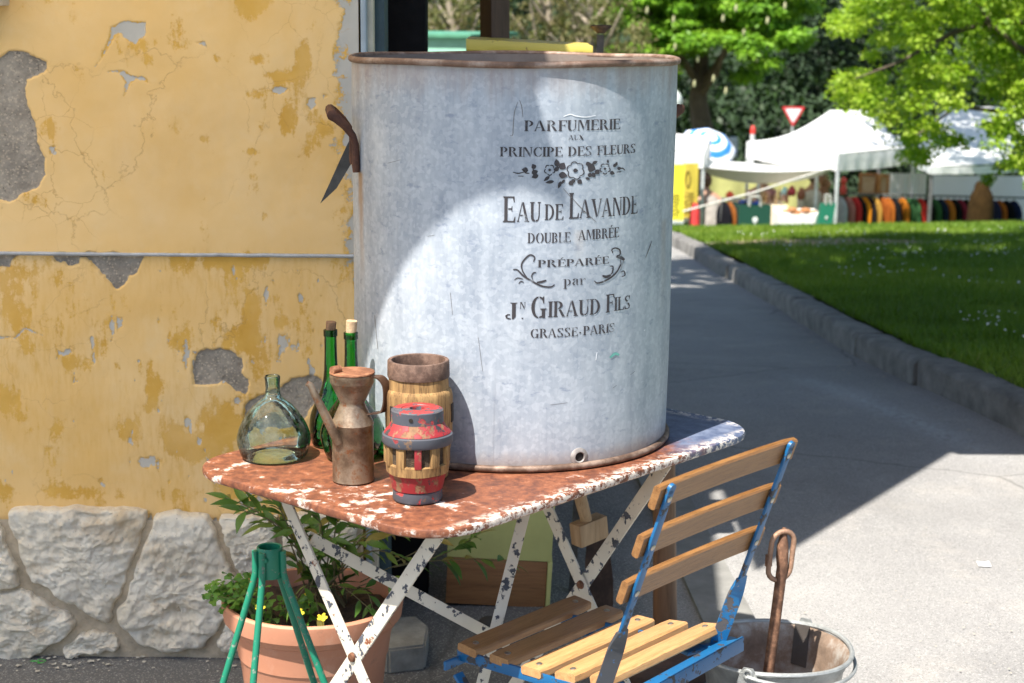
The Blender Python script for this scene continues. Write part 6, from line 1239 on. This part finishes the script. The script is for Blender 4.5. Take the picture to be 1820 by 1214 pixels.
rl = random.Random(91); LOAF = plain('loaf_crust', (.36, .15, .05), .7, 0, .35, 30); WOODS = [plain('carved_pale', (.62, .42, .22), .6), plain('carved_tan', (.45, .25, .10), .6), plain('carved_pink', (.55, .32, .24), .6), plain('carved_brown', (.22, .10, .05), .6)]
for k, (x, y) in enumerate([(1396, 378), (1408, 373), (1420, 378), (1432, 374), (1444, 378), (1414, 379), (1436, 380)]):
    p = PY(x, y, 26.9-.2*(k % 2)); mb = MB(); mb.lathe([(0, -.04), (.06, -.035), (.085, 0), (.06, .035), (.0, .045)], p, 14, wob=.05); tag(mb.build('loaf', LOAF, origin=p), ['leftmost round brown loaf on the white stall table','second round brown loaf from the left on the white table','round brown loaf third from the left on the white table','round brown loaf fourth from the left, towards the bag','rightmost round brown loaf on the white stall table','small brown loaf lying low in the middle of the heap','small brown loaf lying low at the right of the heap'][k], 'loaf', 'brown loaves on the white table')
for k in range(12):
    x = 1326+k*6.6+rl.uniform(-1, 1); y = 352+rl.uniform(0, 8); p = PY(x, y+4, 27.6-.1*(k % 3)); h = rl.uniform(.10, .24); r = rl.uniform(.022, .045); mb = MB(); mb.lathe([(0, 0), (r, 0), (r*.7, h*.3), (r, h*.55), (r*.5, h*.75), (r*.55, h*.9), (0, h)], p, 12); tag(mb.build('carved_figure', WOODS[k % 4], origin=p), ('pale', 'tan', 'pinkish', 'dark brown')[k % 4]+' turned wooden figure on the middle stall, '+('far left', 'left end', 'left, third along', 'left, beside the pinkish one', 'left of the middle', 'just left of the middle', 'at the middle', 'just right of the middle', 'right of the middle', 'right, third from the end', 'right, next to the last', 'right end, by the pale blue bottle')[k], 'figure', 'wooden wares on the middle stall')
for x, y, c, lab, h in [(1407, 338, (.35, .02, .04), 'dark red round vase standing high among the wares', .16), (1394, 346, (.35, .62, .66), 'pale blue bottle among the wooden wares', .22), (1297, 341, (.75, .07, .03), 'bright red tub on the left part of the stall', .1), (1424, 345, (.25, .09, .05), 'dark brown wicker basket on the wares table', .2)]:
    p = PY(x, y+10, 28); mb = MB(); mb.lathe([(0, 0), (.05, 0), (.075, h*.35), (.06, h*.7), (.035, h*.85), (.04, h)], p, 16); tag(mb.build('vase', plain('vase_glaze', c, .4), origin=p), lab, 'vase')
for x, y, hl in [(1462, 322, 'highest'), (1470, 330, 'middle'), (1466, 342, 'lowest')]:
    p = PY(x, y, 27.8); mb = MB(); mb.lathe([(0, .10), (.05, .08), (.07, .02), (.03, -.08), (.05, -.15), (0, -.17)], p, 12, wob=.1); mb.tube([p+V((0, 0, .1)), V((p.x, p.y, N.z))], .006, 4); tag(mb.build('hanging_ware', WOODS[3], origin=p), hl+' dark brown ware hanging by the near leg of the large tent', 'ware', 'brown wares hanging in the tent')
# framed picture and easel boards
def framed(label, x0, x1, y0, y1, Y, fc):
    a, b_ = PY(x0, y0, Y), PY(x1, y1, Y); cx_, cz = (a.x+b_.x)/2, (a.z+b_.z)/2; w, h = b_.x-a.x, a.z-b_.z; t = thing('framed_picture', label, 'picture', (cx_, Y, b_.z)); mb = MB()
    for c, s in (((cx_-w/2, Y, cz), (.05, .04, h+.05)), ((cx_+w/2, Y, cz), (.05, .04, h+.05)), ((cx_, Y, cz+h/2), (w-.05, .038, .05)), ((cx_, Y, cz-h/2), (w-.05, .038, .05))): mb.box(c, s, None, .006)
    mb.build('frame', plain('frame_wood', fc, .5), t); mb = MB(); mb.box((cx_, Y+.01, cz), (w-.04, .012, h-.04)); g = G('faded_print'); g.set(g.mix(g.noise(6, 3), (.40, .22, .08), (.70, .62, .48)), .8); mb.build('picture', g.m, t); return t
framed('brown wooden framed picture leaning under the large tent', 1530, 1557, 310, 345, 29.2, (.34, .15, .05)); framed('small light wooden framed picture beside the big brown one', 1564, 1577, 312, 344, 29, (.45, .22, .08))
pv = PY(1499, 333, 27.9); mb = MB(); mb.lathe([(0, -.12), (.05, -.11), (.06, -.02), (.035, .04), (.06, .1), (.03, .16), (0, .17)], pv, 14); tag(mb.build('red_lantern', plain('lantern_red', (.5, .04, .03), .5), origin=pv), 'red lantern shape standing by the near tent leg', 'lantern')
# clothes rails
def rail(label, xa, ya, xb, yb, Y, nposts=3):
    a, b_ = PY(xa, ya, Y), PY(xb, yb, Y); gz = float(zg(Y)); t = thing('clothes_rail', label, 'clothes rail', ((a.x+b_.x)/2, Y, gz)); mb = MB(); mb.tube([a, b_], .016, 8); mb.build('bar', DARKP, t)
    for k in range(nposts): p = a.lerp(b_, k/(nposts-1)); mb = MB(); mb.tube([p, V((p.x, p.y, gz))], .016, 8); mb.build('upright', DARKP, t)
    return a, b_
ra, rb = rail('long dark clothes rail full of coats under the tents', 1486, 344, 1830, 352, 28.0, 5)
def garment(label, x, Y, col, w, zrail, group, L=.8, bulge=1.0):
    bulge = rl.uniform(.65, 1.25); L = rl.uniform(.65, .95)
    p = PY(x, 345, Y); p.z = zrail; mb = MB(); secs = []; dirv = V((.45, -.9, 0)).normalized(); sv = V((dirv.y, -dirv.x, 0))
    t = thing('garment', label, 'garment', (p.x, p.y, p.z-L), group)
    for dz, hw, th in ((-.05, .03, .03), (-.07, .08, .038), (-.14, .17, .045), (-.24, .21, .05), (-.45, .21, .055), (-L, .23, .06)):
        secs.append(mb.ring([p+dirv*(hw*math.cos(q))+sv*(th*bulge*math.sin(q)*(1+.15*math.sin(q*3+dz*9)))+V((0, 0, dz)) for q in np.linspace(0, 2*math.pi, 18, endpoint=False)]))
    for u, v in zip(secs, secs[1:]): mb.bridge(u, v)
    mb.cap(secs[0]); mb.cap(secs[-1]); mb.build('cloth', plain('garment_cloth', tuple(q*.5 for q in col), .95, 0, .3, 9, spec=.1), t)  # cloth colours halved to paint in the shade under the tents
    mb = MB(); mb.tube([p+V((0, 0, -.05)), p+V((0, 0, .0)), p+V((.0, -.02, .02))], .006, 5); mb.build('hanger', DARKP, t)
GR = 'garments on the long clothes rail'
for x, c, lab in [(1493, (.62, .64, .68), 'white garment at the left end of the long rail'), (1507, (.62, .25, .22), 'salmon pink garment near the left end of the long rail'), (1519, (.72, .05, .05), 'bright red garment beside the salmon pink one'), (1528, (.02, .02, .02), 'black garment between the bright red and the bright orange ones'), (1536, (.85, .30, .02), 'bright orange garment, third coloured one from the left end'), (1545, (.025, .02, .02), 'black garment between bright orange and ochre ones'), (1555, (.55, .30, .06), 'ochre garment on the long rail'), (1570, (.42, .11, .02), 'broad rust orange garment on the long rail'), (1578, (.45, .13, .02), 'rust orange garment right behind the broad one'), (1590, (.015, .015, .018), 'black garment right of the rust orange pair'), (1604, (.62, .20, .02), 'orange garment between black and green ones'), (1614, (.05, .14, .05), 'green garment, left one of the pair'), (1624, (.06, .16, .06), 'green garment, right one of the pair'), (1637, (.60, .04, .03), 'red garment between green and black ones, mid rail'), (1648, (.02, .018, .018), 'black garment right of the mid rail red one'), (1661, (.05, .14, .05), 'single green garment right of the middle'), (1673, (.02, .03, .06), 'navy garment right of the single green one'), (1685, (.60, .19, .03), 'orange garment next to the dark red one'), (1697, (.012, .012, .014), 'black garment between orange and dark red ones'), (1707, (.30, .03, .06), 'dark red garment left of the brown coat'), (1718, (.014, .012, .014), 'black garment just left of the brown coat'), (1766, (.03, .03, .08), 'navy garment just right of the brown coat'), (1777, (.52, .15, .03), 'orange garment right of the brown coat'), (1790, (.012, .012, .018), 'black garment near the right end of the rail'), (1803, (.02, .03, .10), 'dark blue garment at the right end of the rail')]:
    f = (x-1486)/(1830-1486); garment(lab, x, 28.0, c, .2, ra.z+(rb.z-ra.z)*f, GR)
la, lb = rail('short clothes rail of dark garments behind the wide green bag', 1283, 353, 1335, 355, 26.4, 2)
for x, c, lab in [(1288, (.015, .015, .02), 'black garment at the left end of the short rail'), (1297, (.40, .13, .03), 'rusty orange garment on the short rail'), (1306, (.02, .05, .04), 'dark green garment on the short rail'), (1316, (.02, .03, .08), 'dark blue garment on the short rail'), (1326, (.012, .013, .016), 'black garment at the right end of the short rail')]: garment(lab, x, 26.4, c, .2, la.z, 'garments on the short clothes rail')
mb = MB(); rc = PY(1331, 361, 27.5); mb.box(rc, (.32, .2, .07), None, .03, 3); tag(mb.build('folded_cloth', plain('folded_blue', (.02, .10, .5), .9), origin=rc), 'folded bright blue cloth lying behind the green bag', 'cloth')
rc = PY(1235, 378, 26.5); mb = MB(); mb.lathe([(0, -1.0), (.09, -1.0), (.085, 0), (.05, .14), (0, .16)], rc, 12); tag(mb.build('red_cover', plain('cover_red', (.6, .04, .04), .8), origin=rc), 'bright red covered stand beside the darker banner', 'stand')
cf = PY(1744, 356, 25.7); ct = thing('brown_coat', 'brown hooded coat on a dress form standing before the long rail', 'coat', (cf.x, 25.7, float(zg(25.7)))); mb = MB(); mb.lathe([(.22, -.75), (.20, -.3), (.19, -.1), (.175, .05), (.145, .12), (.115, .17), (.11, .23), (.08, .28), (0, .30)], cf, 24, wob=.03); mb.build('coat', plain('coat_brown', (.032, .018, .006), .95, 0, .3, 12, spec=.1), ct); mb = MB(); mb.tube([V((cf.x, 25.7, zg(25.7))), cf+V((0, 0, -.7))], .02, 6); mb.build('pole', DARKP, ct)  # brown darkened to paint in the shade on the coat
# mint green kiosk behind the posts
kp = PY(757, 70, 15); kz = float(zg(15)); ko = thing('green_kiosk', 'pale mint green kiosk with a darker green roof edge behind the posts', 'kiosk', (kp.x-.5, 15.6, kz)); Rk = Matrix.Rotation(R_(-16), 3, 'Z'); kc_ = V((kp.x-.55, 15.9, 0)); zt = PY(800, 68, 15).z
mb = MB(); mb.box(kc_+V((0, 0, (kz-.1+zt)/2)), (2.3, 1.4, zt-kz+.1), Rk, .01); mb.build('wall', plain('mint_paint', (.28, .56, .42), .6, 0, .08), ko); mb = MB(); mb.box(kc_+V((0, 0, zt+.02)), (2.40, 1.50, .035), Rk, .006); mb.build('roof', plain('green_edge', (.08, .26, .16), .6), ko)
mb = MB()
for k in range(3):
    for q in range(3): mb.box(kc_+Rk @ V((.42+q*.055, -.703, zt-.16-.045*k)), (.038, .004, .026), Rk)
mb.build('print', plain('kiosk_ink', (.05, .12, .10), .6), ko)
